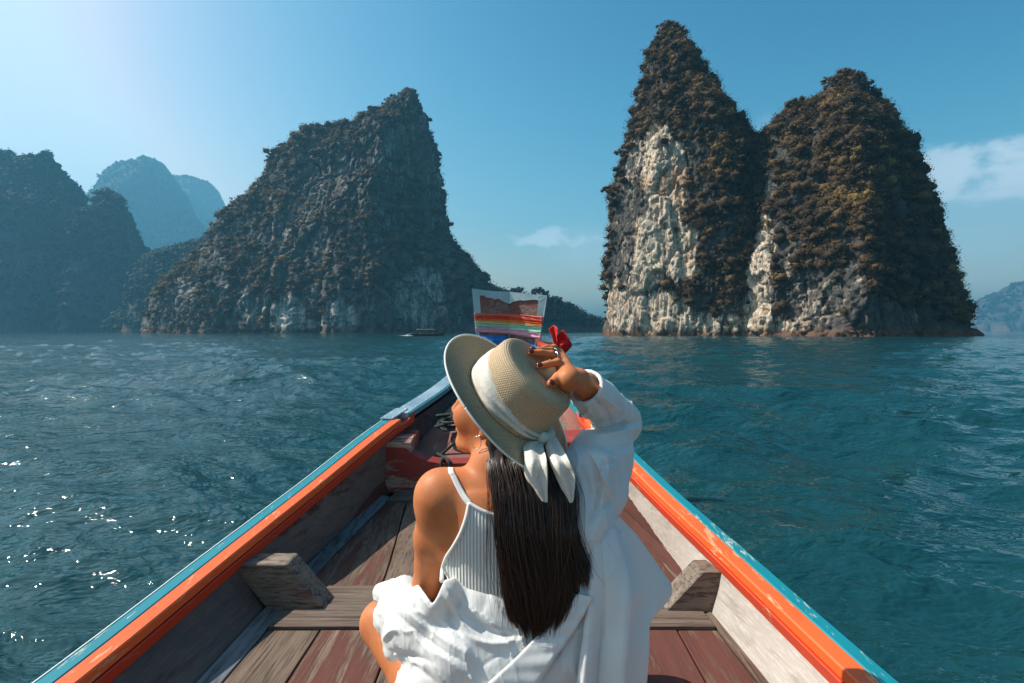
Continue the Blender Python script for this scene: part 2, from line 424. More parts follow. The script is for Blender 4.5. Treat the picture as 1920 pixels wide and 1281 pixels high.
def karst(name, D, left, right, z_off, nz, na, amp, seed, patches, depth=0.85, twist=None, sc=1.0, tower=2.3, yshift=0.0, front_ridge=None, crest=None, base_white=0.05):
    """a limestone tower: at each height a closed outline whose sides stand where the photograph shows them"""
    yl, xl = zip(*left); yr, xr = zip(*right)
    ytop = max(min(yl), min(yr))
    yb = HZ+CAMZ*F/D
    ys = np.linspace(yb+6, ytop, nz)
    ys = yb+6+(ytop-yb-6)*np.linspace(0, 1, nz)**0.96
    XL = np.interp(ys, yl, xl); XR = np.interp(ys, yr, xr)
    Z = CAMZ-(ys-HZ)/F*D
    cx = ((XL+XR)/2-960)/F*D; ax = (XR-XL)/2/F*D
    ax = np.maximum(ax, 0.3)
    zt = Z.max()
    by = depth*(0.45*ax.max()*np.sqrt(np.clip(1-(np.maximum(Z, 0)/zt)**1.6, 0, 1))+0.55*ax)
    by = np.minimum(by, ax*2.0)
    # close the crown
    th = np.linspace(0, 2*np.pi, na, endpoint=False)
    ct, st = np.cos(th), np.sin(th)
    e = 2.0/tower
    sx = np.sign(ct)*np.abs(ct)**e; sy = np.sign(st)*np.abs(st)**e
    X = cx[None, :]+ax[None, :]*sx[:, None]; Y = D+yshift+by[None, :]*sy[:, None]
    if crest is not None:
        u = np.clip(sx, -1, 1); wdg = np.where(u < crest, (u+1)/(crest+1), (1-u)/(1-crest))**0.85
        sy = np.where(st < 0, -(0.25*np.abs(sy)+0.75*wdg*np.minimum(1, 1.0)), sy)
        Y = D+yshift+by[None, :]*sy[:, None]
    ZZ = np.broadcast_to(Z[None, :], X.shape).copy()
    nrm = np.stack([sx[:, None]/np.maximum(ax, .5)[None, :], sy[:, None]/np.maximum(by, .5)[None, :], np.full_like(X, 0.0)], -1)
    nrm /= np.linalg.norm(nrm, axis=-1)[..., None]+1e-9
    q = np.stack([X, Y, ZZ], -1)/sc + seed*13.7
    n_big = fbm(q*np.array([0.035, 0.035, 0.022]), 4, ridged=False)
    n_rib = fbm(q*np.array([0.13, 0.13, 0.02]), 4, ridged=True)
    n_mid = fbm(q*np.array([0.34, 0.34, 0.065])+fbm(q*0.1, 2)[..., None]*0.8, 4, ridged=True, gain=0.6)
    n_fin = fbm(q*np.array([1.1, 1.1, 0.45]), 3, gain=0.65)
    edge = np.minimum(1.0, np.abs(st)*1.6+0.25)[:, None]      # keep the outline near the measured one
    topf = smooth01(ax/sc, 0.5, 6)[None, :]*0.65+0.35
    wq = q+1.6*np.stack([fbm(q*0.12+a_, 3) for a_ in (1.0, 5.0, 9.0)], -1)
    a1, a2, ar = worley(wq*np.array([0.12, 0.12, 0.055]), 1); b1, b2, br = worley(wq*np.array([0.33, 0.33, 0.17]), 2)
    block = 1.5*(ar-.5)*edge+0.62*(br-.5)-0.55*(1-smooth01(a2-a1, 0, .10))*edge-0.28*(1-smooth01(b2-b1, 0, .12))+0.16*(.5-a1)+.06*(.5-b1)
    disp = amp*(n_big*1.5*edge+(n_rib-0.2)*0.20*edge+(n_mid-0.2)*0.20+n_fin*0.22+0.55*block-0.20)*topf
    crk = np.abs(fbm(q*np.array([0.22, 0.22, 0.030])+31, 3)); crk2 = np.abs(fbm(q*np.array([0.5, 0.5, 0.16])+57+0.6*n_big[..., None], 3))
    disp = disp-amp*(0.20*(1-smooth01(crk, 0.0, 0.10))+0.22*(1-smooth01(crk2, 0.0, 0.09)))*topf
    if front_ridge is not None: disp += front_ridge(X, Y, ZZ, st)
    q2 = q*np.array([1, 1, 1])
    ledge = amp*0.25*fbm(q2*np.array([0.05, 0.05, 0.2])+4, 3)
    V = np.stack([X, Y, ZZ], -1)+nrm*disp[..., None]; V[..., 2] += ledge*topf
    V[..., 2] = np.where(np.arange(nz)[None, :] < 2, np.minimum(V[..., 2], -1.5), V[..., 2])
    # pixel position of every point, to colour the bare faces where they are bare
    px = 960+V[..., 0]/V[..., 1]*F; py = HZ-(V[..., 2]-CAMZ)/V[..., 1]*F
    front = (st < 0.15)[:, None]
    white = np.full(px.shape, base_white)+0.22*fbm(q*0.06+3, 3)
    bare = np.zeros(px.shape)
    for (x0, y0, rx, ry, slant, wv) in patches:
        u = (px-x0-(py-y0)*slant)/rx; v = (py-y0)/ry
        g = 1-smooth01(u*u+v*v+1.15*fbm(q*np.array([0.24, 0.24, 0.07])+x0, 4, gain=0.6), 0.40, 1.25)
        g = g*np.where(front, 1, 0.5)
        white = np.maximum(white, wv*g); bare = np.maximum(bare, g)
    white = white + 0.0*bare
    nr = np.zeros_like(V)
    du = np.roll(V, -1, 0)-np.roll(V, 1, 0); dv = np.gradient(V, axis=1)
    nr = np.cross(du, dv); nr /= np.linalg.norm(nr, axis=-1)[..., None]+1e-9
    Vf = V.reshape(-1, 3); Fc = grid_faces(na, nz, wrap_u=True)
    c = len(Vf); Vf = np.vstack([Vf, V[:, -1].mean(0)[None]+np.array([[0, 0, 0.3]])])
    top = np.array([(i*nz+nz-1, ((i+1) % na)*nz+nz-1, c, c) for i in range(na)], dtype=np.int32)
    faces = [tuple(f) for f in []]
    me = bpy.data.meshes.new(name)
    tri = top[:, :3]
    loops = np.concatenate([Fc.ravel(), tri.ravel()]).astype(np.int32)
    me.vertices.add(len(Vf)); me.vertices.foreach_set('co', Vf.astype(np.float32).ravel())
    me.loops.add(len(loops)); me.loops.foreach_set('vertex_index', loops)
    me.polygons.add(len(Fc)+len(tri))
    me.polygons.foreach_set('loop_start', np.concatenate([np.arange(len(Fc))*4, len(Fc)*4+np.arange(len(tri))*3]).astype(np.int32))
    me.update(calc_edges=True)
    me.polygons.foreach_set('use_smooth', np.ones(len(me.polygons), dtype=bool))
    a = me.attributes.new('white', 'FLOAT', 'POINT'); a.data.foreach_set('value', np.append(white.ravel(), 0).astype(np.float32))
    o = bpy.data.objects.new(name, me); COL.objects.link(o)
    return o, V, nr, bare, px, py, st

def clothe(name, V, nr, bare, st, count, rad, per, leaf, mat, seed, tint_f, label, thr=0.45, sc=1.0, minz=3.0):
    """shrubs and creepers clinging to the rock: thick where it is not bare"""
    rng = np.random.default_rng(seed)
    na, nz = V.shape[:2]
    # area weights per vertex
    du = np.linalg.norm(np.roll(V, -1, 0)-V, axis=-1); dv = np.linalg.norm(np.gradient(V, axis=1), axis=-1)
    q = V/sc
    dens = smooth01(fbm(q*np.array([0.09, 0.09, 0.055])+seed, 4), -0.22, 0.14)
    dens = 0.25+0.75*dens
    dens = dens*np.maximum(np.clip(1-bare, 0, 1)**2.2, 0.05*(fbm(q*0.2+9, 2) > 0.12))
    dens *= smooth01(V[..., 2]/sc+2.5*fbm(q*0.1, 2), minz, minz+5)
    dens *= np.where((st < 0.35)[:, None], 1.0, 0.25)
    dens *= 0.45+1.1*np.clip(nr[..., 2]+0.25, 0, 1)
    w = (du*dv*dens).ravel(); w /= w.sum()
    idx = rng.choice(w.size, count, p=w)
    r = rad*(0.42+1.35*rng.random(count)**2.6)*(0.45+0.55*smooth01(V[..., 2].max()-V.reshape(-1, 3)[idx][:, 2], 0, 14*sc))
    c = V.reshape(-1, 3)[idx]+nr.reshape(-1, 3)[idx]*(r*0.35)[:, None]+rng.normal(0, rad*0.3, (count, 3))
    tn = np.clip(0.42+0.60*fbm(c/sc*0.09+seed, 3)+rng.normal(0, 0.16, count)+tint_f(c), 0, 1)
    Vv, Fc, tt = leaf_clumps(c, r, tn, per, leaf, rng)
    return mesh_obj(name, Vv, Fc, mat, smooth=False, attrs={'tint': ('FLOAT', tt)}, label=label, cat='vegetation', kind='stuff')

ROCK_NEAR = mat_rock('limestone_near')
ROCK_MID = mat_rock('limestone_mid', pale=(0.55, 0.52, 0.48), sc=2.2, dark=(0.085, 0.078, 0.070), warm=(0.22, 0.13, 0.08))

# right-hand pair of towers
spire_L = [(46, 1249), (58, 1238), (75, 1227), (100, 1219), (130, 1213), (165, 1203), (200, 1197), (250, 1184), (275, 1172), (300, 1169), (345, 1153), (380, 1149), (400, 1149), (450, 1141), (500, 1139), (560, 1136), (640, 1138)]
spire_R = [(46, 1256), (58, 1267), (75, 1274), (88, 1277), (100, 1286), (125, 1300), (150, 1320), (175, 1342), (200, 1364), (222, 1390), (240, 1402), (270, 1424), (330, 1450), (450, 1470), (640, 1480)]
o, V, nr, bare, px, py, st = karst('limestone_spire', 178, spire_L, spire_R, 0, 300, 460, 2.6, 1.0,
    [(1245, 330, 46, 110, 0.06, 0.98), (1232, 470, 58, 90, 0.0, 0.86), (1180, 440, 30, 110, 0.0, 0.38), (1170, 570, 42, 70, 0.0, 0.60),
     (1245, 590, 62, 50, 0.0, 0.75), (1300, 605, 55, 24, 0, 0.5), (1190, 300, 16, 60, -0.2, 0.5), (1290, 470, 22, 60, 0, 0.7), (1370, 610, 120, 22, 0, 0.55)],
    depth=0.9, tower=2.2, crest=0.08)
o.data.materials.append(ROCK_NEAR); tag(o, 'tall pointed limestone spire with a bare pale face, left of the right-hand pair', 'cliff', kind='structure')
clothe('cliff_shrubs', V, nr, bare, st, 4300, 1.55, 84, 0.18, LEAF_WARM, 21, lambda c: 0.0, 'brown and olive shrubs and creepers clinging to the tall limestone spire')
tower_L = [(143, 1574), (148, 1562), (165, 1552), (180, 1542), (190, 1534), (204, 1528), (207, 1492), (216, 1480), (228, 1472), (236, 1452), (250, 1444), (300, 1428), (350, 1418), (400, 1409), (450, 1393), (500, 1380), (560, 1366), (640, 1352)]
tower_R = [(143, 1604), (150, 1615), (165, 1619), (185, 1631), (205, 1640), (232, 1662), (250, 1672), (272, 1692), (310, 1710), (330, 1714), (362, 1729), (400, 1736), (420, 1742), (460, 1750), (500, 1766), (560, 1784), (595, 1791), (612, 1798), (640, 1828)]
o, V2, nr2, bare2, px2, py2, st2 = karst('limestone_tower', 162, tower_L, tower_R, 0, 280, 480, 3.0, 2.0,
    [(1425, 480, 32, 100, -0.05, 1.0), (1445, 350, 18, 36, 0.1, 0.55), (1400, 585, 44, 56, 0, 1.0), (1425, 560, 30, 55, 0, 0.6), (1470, 610, 70, 18, 0, 0.5),
     (1520, 560, 70, 50, 0.1, 0.34), (1640, 590, 120, 30, 0, 0.22), (1600, 540, 30, 60, 0, 0.25), (1535, 235, 10, 40, 0, 0.22), (1475, 480, 14, 60, 0, 0.3)],
    depth=0.9, tower=2.3, crest=-0.35)
o.data.materials.append(ROCK_NEAR); tag(o, 'broad dark limestone tower thick with dry shrubs, right of the spire', 'cliff', kind='structure')
clothe('cliff_shrubs', V2, nr2, bare2, st2, 6400, 1.65, 88, 0.175, LEAF_WARM, 22, lambda c: 0.0, 'dry brown shrubs and creepers covering the broad right-hand limestone tower')

# left-hand mountain
lk_L = [(168, 764), (174, 754), (186, 742), (192, 716), (208, 700), (219, 668), (236, 650), (243, 634), (246, 574), (264, 546), (293, 508), (314, 503), (350, 486), (380, 447), (400, 430), (430, 404), (460, 384), (500, 345), (530, 315), (560, 291), (590, 283), (622, 270), (640, 268)]
lk_R = [(168, 772), (182, 786), (215, 806), (270, 817), (300, 821), (350, 828), (400, 835), (440, 841), (462, 852), (475, 862), (500, 888), (530, 904), (560, 925), (640, 932)]
o, V3, nr3, bare3, px3, py3, st3 = karst('limestone_mountain', 430, lk_L, lk_R, 0, 330, 620, 8.0, 3.0,
    [(790, 560, 62, 60, 0, 0.55), (735, 270, 26, 42, -0.3, 0.5), (520, 440, 22, 30, 0, 0.45), (590, 345, 30, 34, 0, 0.32), (548, 590, 30, 45, 0, 0.95), (640, 590, 28, 36, 0, 0.75), (415, 540, 14, 28, 0, 0.5),
     (480, 575, 60, 30, 0, 0.42), (345, 545, 22, 22, 0, 0.4), (600, 450, 30, 26, 0, 0.3), (640, 330, 20, 40, 0, 0.3), (680, 590, 60, 28, 0, 0.4), (400, 490, 20, 22, 0, 0.32), (800, 380, 10, 80, 0, 0.22), (585, 608, 80, 9, 0, 0.6)],
    depth=0.6, sc=2.4, tower=2.1, crest=0.45, base_white=0.26)
o.data.materials.append(ROCK_MID); tag(o, 'broad steep limestone mountain with brown scrub and grey bare patches, left of centre', 'cliff', kind='structure')
clothe('cliff_shrubs', V3, nr3, bare3, st3, 6000, 2.6, 48, 0.42, LEAF_WARM, 23, lambda c: -0.02+0*c[:, 0], 'brown scrub and small trees covering the steep mountain left of centre', sc=2.4, minz=1.5)

# ------------------------------------------------------------------ ridges further off
def ridge(name, D, prof, mat, depth, amp, seed, nx=420, nv=90, sc=3.0, base=None, **kw):
    xs, ys = zip(*prof)
    px = np.linspace(xs[0], xs[-1], nx)
    top = np.interp(px, xs, ys)
    zt = CAMZ+(HZ-top)/F*D
    v = np.linspace(0, 1, nv)
    X = (px-960)/F*D
    vv = np.concatenate([v, v[::-1][1:]]); sgn = np.concatenate([-np.ones(nv), np.ones(nv-1)])
    hfac = np.sin(vv*math.pi/2)**0.85
    Y = D+sgn[None, :]*depth*(1-vv[None, :])**0.8*(0.35+0.65*(zt/zt.max()))[:, None]
    Z = zt[:, None]*hfac[None, :]-2.0*(1-vv)[None, :]
    XX = np.broadcast_to(X[:, None], Z.shape).copy()
    q = np.stack([XX, np.broadcast_to(Y, Z.shape), Z], -1)/sc+seed*7.7
    n = fbm(q*np.array([0.05, 0.05, 0.03]), 5, ridged=True)
    n2 = fbm(q*np.array([0.3, 0.3, 0.2]), 3)
    fade = (1-vv**6)[None, :]
    Yd = np.broadcast_to(Y, Z.shape)+amp*n*sgn[None, :]*-1*fade
    Z = Z+amp*0.10*n2*(vv[None, :] > 0.03)
    V = np.stack([XX, Yd, Z], -1)
    px_ = 960+V[..., 0]/V[..., 1]*F
    o = mesh_obj(name, V.reshape(-1, 3), grid_faces(nx, len(vv)), mat, attrs={'white': ('FLOAT', np.clip(kw.pop('white', 0.05)+0.5*fbm(q*0.05+3, 4), 0, 1).ravel())}, **kw)
    return o, V
FAR_ROCK = mat_rock('wooded_limestone_far', pale=(0.16, 0.17, 0.16), dark=(0.030, 0.034, 0.032), sc=4.0, warm=(0.12, 0.10, 0.08))
BLUE_ROCK = mat_rock('wooded_limestone_distant', pale=(0.045, 0.060, 0.055), dark=(0.02, 0.032, 0.03), sc=12.0, warm=(0.04, 0.045, 0.04))
def rough_profile(prof, n, amp, seed):
    xs, ys = zip(*prof); x = np.linspace(xs[0], xs[-1], n); y = np.interp(x, xs, ys)
    q = np.stack([x*0.06, np.full_like(x, seed), np.zeros_like(x)], -1)
    y = y+amp*fbm(q, 5, gain=0.6); return list(zip(x, y))
dk = [(-420, 330), (-250, 300), (-120, 318), (-40, 292), (18, 288), (30, 300), (38, 318), (48, 296), (70, 302), (80, 316), (90, 292), (100, 297), (114, 322), (122, 338), (138, 345), (150, 365), (157, 390), (164, 410), (183, 410), (186, 368), (205, 363), (226, 374), (233, 392), (245, 410), (252, 440), (262, 462), (277, 480), (285, 520), (300, 560), (330, 600)]
odk, Vdk = ridge('dark_mountain', 800, rough_profile(dk, 700, 3.0, 2), FAR_ROCK, 130, 60, 4.0, nx=700, nv=110, sc=3.5, label='dark shaded mountain ridge with rounded knobs at the left edge', cat='mountain', kind='structure')
lh = [(215, 620), (222, 600), (240, 585), (262, 560), (270, 500), (285, 482), (330, 470), (380, 455), (420, 440), (470, 440), (520, 470)]
ohl, Vhl = ridge('wooded_hill', 700, rough_profile(lh, 300, 3.0, 5), FAR_ROCK, 60, 8, 5.0, nx=320, nv=70, sc=3.0, label='low wooded hill between the dark ridge and the limestone mountain', cat='hill', kind='structure')
b1 = [(60, 470), (120, 420), (155, 382), (180, 368), (204, 350), (214, 330), (222, 316), (235, 306), (262, 302), (288, 299), (300, 305), (310, 318), (320, 336), (330, 360), (350, 400), (390, 430), (430, 470), (470, 500)]
_, Vb1 = ridge('distant_mountain', 2300, rough_profile(b1, 300, 3.0, 8), BLUE_ROCK, 420, 90, 6.0, nx=300, nv=80, sc=11, label='distant blue dome-shaped mountain, the nearer of the two', cat='mountain', kind='structure')
b2 = [(240, 400), (280, 340), (320, 333), (350, 332), (370, 337), (392, 343), (405, 355), (412, 372), (416, 400), (425, 440), (450, 500)]
_, Vb2 = ridge('distant_mountain', 3100, rough_profile(b2, 240, 3.0, 9), BLUE_ROCK, 380, 90, 7.0, nx=240, nv=70, sc=11, label='farthest pale blue mountain just right of the blue dome', cat='mountain', kind='structure')
rh = [(1760, 612), (1790, 588), (1812, 578), (1840, 560), (1870, 548), (1900, 533), (1925, 527), (2000, 512), (2120, 500), (2300, 520), (2500, 560)]
_, Vrh = ridge('distant_hills', 2400, rough_profile(rh, 300, 3.0, 12), BLUE_ROCK, 300, 90, 8.0, nx=300, nv=50, sc=11, label='hazy blue hills at the right edge', cat='hill', kind='structure')
mh = [(1000, 600), (1050, 578), (1085, 583), (1110, 590), (1140, 596), (1200, 600), (1300, 608), (1400, 612)]
ridge('distant_hills', 3000, rough_profile(mh, 300, 2.0, 14), BLUE_ROCK, 200, 20, 9.0, nx=200, nv=40, sc=11, label='faint blue hills low on the horizon between the two cliffs', cat='hill', kind='structure')
# wooded shore between the two cliffs
SHORE = mat_rock('red_earth_shore', pale=(0.20, 0.13, 0.09), dark=(0.04, 0.035, 0.03), sc=3.0)
sh = [(800, 500), (880, 512), (905, 530), (930, 545), (965, 556), (1010, 560), (1045, 570), (1075, 582), (1100, 598), (1130, 606), (1160, 614), (1200, 619)]
osh, Vsh = ridge('wooded_shore', 520, sh, SHORE, 36, 5, 10.0, nx=260, nv=50, sc=2.5, label='low wooded headland with a strip of orange earth at the waterline behind the prow', cat='hill', kind='structure')
rng = np.random.default_rng(31)
def mass(name, Vr, count, rad, per, leaf, mat, seed, label, vmax, zmin, clip=1.0):
    rng = np.random.default_rng(seed); nx, nv = Vr.shape[:2]
    i = rng.integers(0, nx, count); j = (rng.random(count)**0.7*vmax).astype(int)
    c = Vr[i, np.clip(j, 0, nv-1)]; ok = c[:, 2] > zmin; c = c[ok]
    r = rad*(0.5+rng.random(len(c)))
    c = c+np.stack([rng.normal(0, rad*.4, len(c)), -r*0.4, r*0.25], -1)
    tn = np.clip(0.4+0.6*fbm(c*0.03, 3)+rng.normal(0, 0.15, len(c)), 0, 1)
    Vv, Fc, tt = leaf_clumps(c, r, tn, per, leaf, rng)
    mesh_obj(name, Vv, Fc, mat, smooth=False, attrs={'tint': ('FLOAT', tt)}, label=label, cat='vegetation', kind='stuff')
mass('shore_forest', Vsh, 900, 4.2, 40, 1.0, LEAF_DARK, 41, 'dark green forest covering the headland behind the prow', 50, 7.0)
mass('ridge_forest', Vdk, 5200, 5.0, 14, 2.0, LEAF_DARK, 42, 'dark forest covering the mountain ridge at the left edge', 112, 4.0)

mass('hill_forest', Vhl, 1500, 5.0, 14, 1.8, LEAF_DARK, 43, 'dark forest on the low hill beside the steep mountain', 72, 3.0)

mass('distant_forest', Vb1, 1800, 7.0, 8, 4.0, LEAF_DARK, 44, 'hazy forest on the nearer blue dome-shaped mountain', 80, 20.0)
mass('distant_forest', Vb2, 1200, 8.0, 8, 4.5, LEAF_DARK, 45, 'hazy forest on the farthest pale blue mountain', 70, 20.0)
mass('distant_forest', Vrh, 1200, 8.0, 8, 4.0, LEAF_DARK, 46, 'hazy forest on the blue hills at the right edge', 50, 10.0)
# ------------------------------------------------------------------ the boat: shapes are given as (distance ahead, x, height below the eye)
RAIL_L = [(-2.6, -1.02, -.80), (-1.2, -1.10, -.81), (0.0, -1.125, -.81), (0.7, -1.11, -.803), (1.28, -1.08, -.792), (1.9, -1.020, -.737), (2.45, -.915, -.652), (3.0, -.735, -.503), (3.8, -.545, -.390), (4.2, -.425, -.285), (4.48, -.33, -.17)]
RAIL_R = [(-2.6, .92, -.80), (-1.2, .97, -.81), (0.0, .955, -.81), (0.7, .925, -.803), (1.28, .878, -.792), (1.9, .792, -.737), (2.45, .675, -.652), (3.0, .515, -.503), (3.8, .415, -.390), (4.2, .335, -.285), (4.48, .27, -.17)]
BASE_L = [(-2.6, -.80, -.95), (-1.2, -.87, -.95), (0.0, -.88, -.95), (0.7, -.87, -.95), (1.28, -.85, -.95), (1.95, -.842, -.95), (2.31, -.822, -.945), (2.65, -.752, -.90), (3.0, -.665, -.835), (3.4, -.50, -.70), (3.8, -.36, -.545), (4.2, -.20, -.40), (4.48, -.14, -.30)]
BASE_R = [(-2.6, .66, -.95), (-1.2, .72, -.95), (0.0, .72, -.95), (0.7, .71, -.95), (1.28, .70, -.95), (1.88, .67, -.95), (2.21, .646, -.948), (2.65, .575, -.90), (3.0, .50, -.835), (3.4, .36, -.70), (3.8, .25, -.545), (4.2, .14, -.40), (4.48, .10, -.30)]
def tab(t, d):
    t = np.asarray(t); k = catmull(t, (len(t)-1)*24+1)
    return np.interp(d, k[:, 0], k[:, 1]), np.interp(d, k[:, 0], k[:, 2])
def loft_obj(name, secs, mat, parent, smooth=False, bev=0.0, **kw):
    """secs: list of equally long closed outlines (points x, d, height below the eye); lofted and capped"""
    n = len(secs[0]); V = []; Fc = []
    for s in secs: V += [(p[0], p[1], CAMZ+p[2]) for p in s]
    for i in range(len(secs)-1):
        for j in range(n):
            a = i*n+j; b = i*n+(j+1) % n
            Fc.append((a, b, b+n, a+n))
    Fc.append(tuple(range(n))[::-1]); Fc.append(tuple(range((len(secs)-1)*n, len(secs)*n)))
    bm = bmesh.new(); vs = [bm.verts.new(v) for v in V]
    for f in Fc: bm.faces.new([vs[i] for i in f])
    bmesh.ops.recalc_face_normals(bm, faces=bm.faces)
    if bev > 0:
        es = [e for e in bm.edges if len(e.link_faces) == 2 and e.calc_face_angle(0) > 0.6]
        bmesh.ops.bevel(bm, geom=es, offset=bev, segments=1, affect='EDGES', profile=0.7)
    me = bpy.data.meshes.new(name); bm.to_mesh(me); bm.free()
    me.materials.append(mat)
    if smooth: me.polygons.foreach_set('use_smooth', np.ones(len(me.polygons), dtype=bool))
    o = bpy.data.objects.new(name, me); COL.objects.link(o); o.parent = parent
    o.matrix_parent_inverse = parent_world(parent).inverted() if parent else Matrix.Identity(4)
    return tag(o, **kw)

def mat_wood(name, a, b, paint=None, paint_amt=0.0, grain=(14, 0.8, 14), dark=(0.02, 0.016, 0.014), rough=0.75, bumpd=0.002, chip=30.0):
    t = NT(name)
    oi = t.N.new('ShaderNodeObjectInfo')
    sh = t.N.new('ShaderNodeVectorMath'); sh.operation = 'MULTIPLY_ADD'
    cmb = t.N.new('ShaderNodeCombineXYZ'); t.L.new(oi.outputs['Random'], cmb.inputs[0]); t.L.new(oi.outputs['Random'], cmb.inputs[1]); t.L.new(oi.outputs['Random'], cmb.inputs[2])
    t.L.new(cmb.outputs[0], sh.inputs[0]); sh.inputs[1].default_value = (37, 91, 53); t.L.new(t.tc.outputs['Object'], sh.inputs[2])
    src = sh.outputs[0]
    g = t.noise(t.map(grain, src=src), 5.0, 8, 0.62, 0.35)
    g2 = t.noise(t.map((grain[0]*.35, grain[1]*1.2, grain[2]*.35), src=src), 2.0, 5, 0.6, 0.6)
    fi = t.noise(t.map((grain[0]*3, grain[1]*2.2, grain[2]*3), src=src), 7.0, 5, 0.6)
    c = t.mix(t.mr(g2, 0.3, 0.7), a, b)
    c = t.mix(t.mr(g, 0.36, 0.52, 0.8, 0), c, dark)
    c = t.mix(t.mr(fi, 0.5, 0.72, 0, 0.28), c, tuple(min(1, x*1.9) for x in b))
    val = t.mr(oi.outputs['Random'], 0, 1, 0.78, 1.18)
    hs = t.N.new('ShaderNodeHueSaturation'); t.L.new(c, hs.inputs['Color']); t.L.new(val, hs.inputs['Value']); c = hs.outputs[0]
    h = t.math('MULTIPLY_ADD', fi, 0.35, g)
    if paint:
        n1 = t.noise(t.map((grain[0]*.8, grain[1]*2.6, grain[2]*.8), src=src), chip/30, 9, 0.72, 0.3)
        n2 = t.noise(t.map((2.2, 1.3, 2.2), src=src), 1.0, 3, 0.5)
        s = t.math('ADD', t.math('MULTIPLY', n1, 1.0), t.math('MULTIPLY', n2, 0.8))
        s = t.math('MULTIPLY_ADD', fi, 0.30, t.math('MULTIPLY_ADD', g, -0.25, s)); s = t.math('SUBTRACT', s, 0.12)
        m = t.mr(s, 0.93-paint_amt*0.75, 1.05-paint_amt*0.75, 0, 0.92, True)
        pc = t.mix(t.mr(g2, 0.3, 0.7), paint, tuple(x*0.6 for x in paint))
        c = t.mix(m, c, pc); h = t.math('MULTIPLY_ADD', m, 0.35, h)
    t.p(Base_Color=c, Roughness=rough, Specular_IOR_Level=0.3)
    t.bump(h, 0.8, bumpd)
    return t.m
def mat_paint(name, col, under=(0.30, 0.22, 0.16), rough=0.5, wear=0.34, var=0.18):
    t = NT(name)
    g = t.noise(t.map((60, 9, 60)), 1.0, 8, 0.7)
    b = t.noise(t.map((3, 3, 3)), 1.0, 4, 0.55)
    m = t.mr(t.math('MULTIPLY_ADD', b, 0.45, g), 0.98-wear*0.45, 1.03-wear*0.45, 0, 1, True)
    c = t.mix(t.mr(b, 0.3, 0.7), col, tuple(x*(1-var) for x in col))
    d = t.noise(t.map((9, 4, 9)), 2.0, 6, 0.7)
    c = t.mix(t.mr(d, 0.55, 0.85, 0, 0.4), c, tuple(x*0.45 for x in col))
    c = t.mix(m, c, under)
    t.p(Base_Color=c, Roughness=rough)
    t.bump(t.math('MULTIPLY_ADD', m, -0.6, g), 0.45, 0.0012)
    return t.m
M_DECK_RED = mat_wood('worn_red_deck', (0.115, 0.072, 0.050), (0.23, 0.155, 0.112), (0.135, 0.042, 0.030), 0.21, grain=(26, 0.9, 26))
M_DECK = mat_wood('grey_brown_deck', (0.105, 0.070, 0.048), (0.215, 0.150, 0.108), (0.125, 0.048, 0.036), 0.03, grain=(26, 0.9, 26))
M_CROSS = mat_wood('grey_cross_board', (0.10, 0.070, 0.052), (0.19, 0.140, 0.108), (0.12, 0.045, 0.038), 0.05, grain=(0.9, 26, 26))
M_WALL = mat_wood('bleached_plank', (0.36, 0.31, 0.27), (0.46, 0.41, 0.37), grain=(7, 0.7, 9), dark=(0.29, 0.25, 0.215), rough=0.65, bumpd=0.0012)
M_WALL_SHADED = mat_wood('weathered_shaded_plank', (0.100, 0.078, 0.066), (0.150, 0.122, 0.104), (0.10, 0.035, 0.03), 0.10, grain=(7, 0.7, 9), dark=(0.085, 0.075, 0.07), rough=0.7)  # left wall's wood; the shade on that side is partly in its colour
M_KNEE = mat_wood('weathered_block', (0.17, 0.125, 0.095), (0.30, 0.235, 0.185), (0.13, 0.045, 0.038), 0.10, grain=(3, 9, 22))
M_RED = mat_wood('chipped_dark_red_board', (0.24, 0.16, 0.12), (0.50, 0.37, 0.28), (0.34, 0.032, 0.026), 0.33, grain=(3, 14, 14), rough=0.42, chip=26)
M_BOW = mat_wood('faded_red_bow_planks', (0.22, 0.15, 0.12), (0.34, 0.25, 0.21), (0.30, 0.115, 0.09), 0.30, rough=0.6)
M_BOW_SHADED = mat_wood('shaded_bow_plank', (0.06, 0.045, 0.040), (0.10, 0.075, 0.065), (0.09, 0.03, 0.025), 0.10, rough=0.7)  # left bow wall, darker than the right: its shade is put into the colour
M_TEAL = mat_paint('teal_gloss_paint', (0.004, 0.215, 0.27), (0.35, 0.42, 0.38))
M_ORANGE = mat_paint('orange_gloss_paint', (0.82, 0.125, 0.022), (0.62, 0.30, 0.14), wear=0.36)
M_ORED = mat_paint('red_orange_paint', (0.62, 0.050, 0.012), (0.45, 0.22, 0.12), wear=0.30)
M_HULL = mat_wood('hull_plank', (0.14, 0.09, 0.07), (0.20, 0.14, 0.11), (0.10, 0.03, 0.02), 0.6)
M_METAL = NT('pale_sheet_metal')
_n = M_METAL.noise(M_METAL.map((6, 6, 6)), 1.0, 6, 0.6)
M_METAL.p(Base_Color=M_METAL.mix(M_METAL.mr(_n, 0.35, 0.7), (0.30, 0.43, 0.50), (0.50, 0.60, 0.64)), Metallic=0.55, Roughness=M_METAL.mr(_n, 0.3, 0.7, 0.28, 0.5)); M_METAL.bump(_n, 0.35, 0.01)
M_METAL = M_METAL.m
M_WHITE_EDGE = NT('white_edge_paint').p(Base_Color=(0.72, 0.76, 0.74), Roughness=0.5).m
M_STEEL = NT('dull_steel').p(Base_Color=(0.35, 0.36, 0.37), Metallic=0.9, Roughness=0.4).m

boat = empty('longtail_boat', (0, 1.0, 0.0), label='wooden longtail boat with orange and teal painted rails pointing away over the lake', cat='boat')

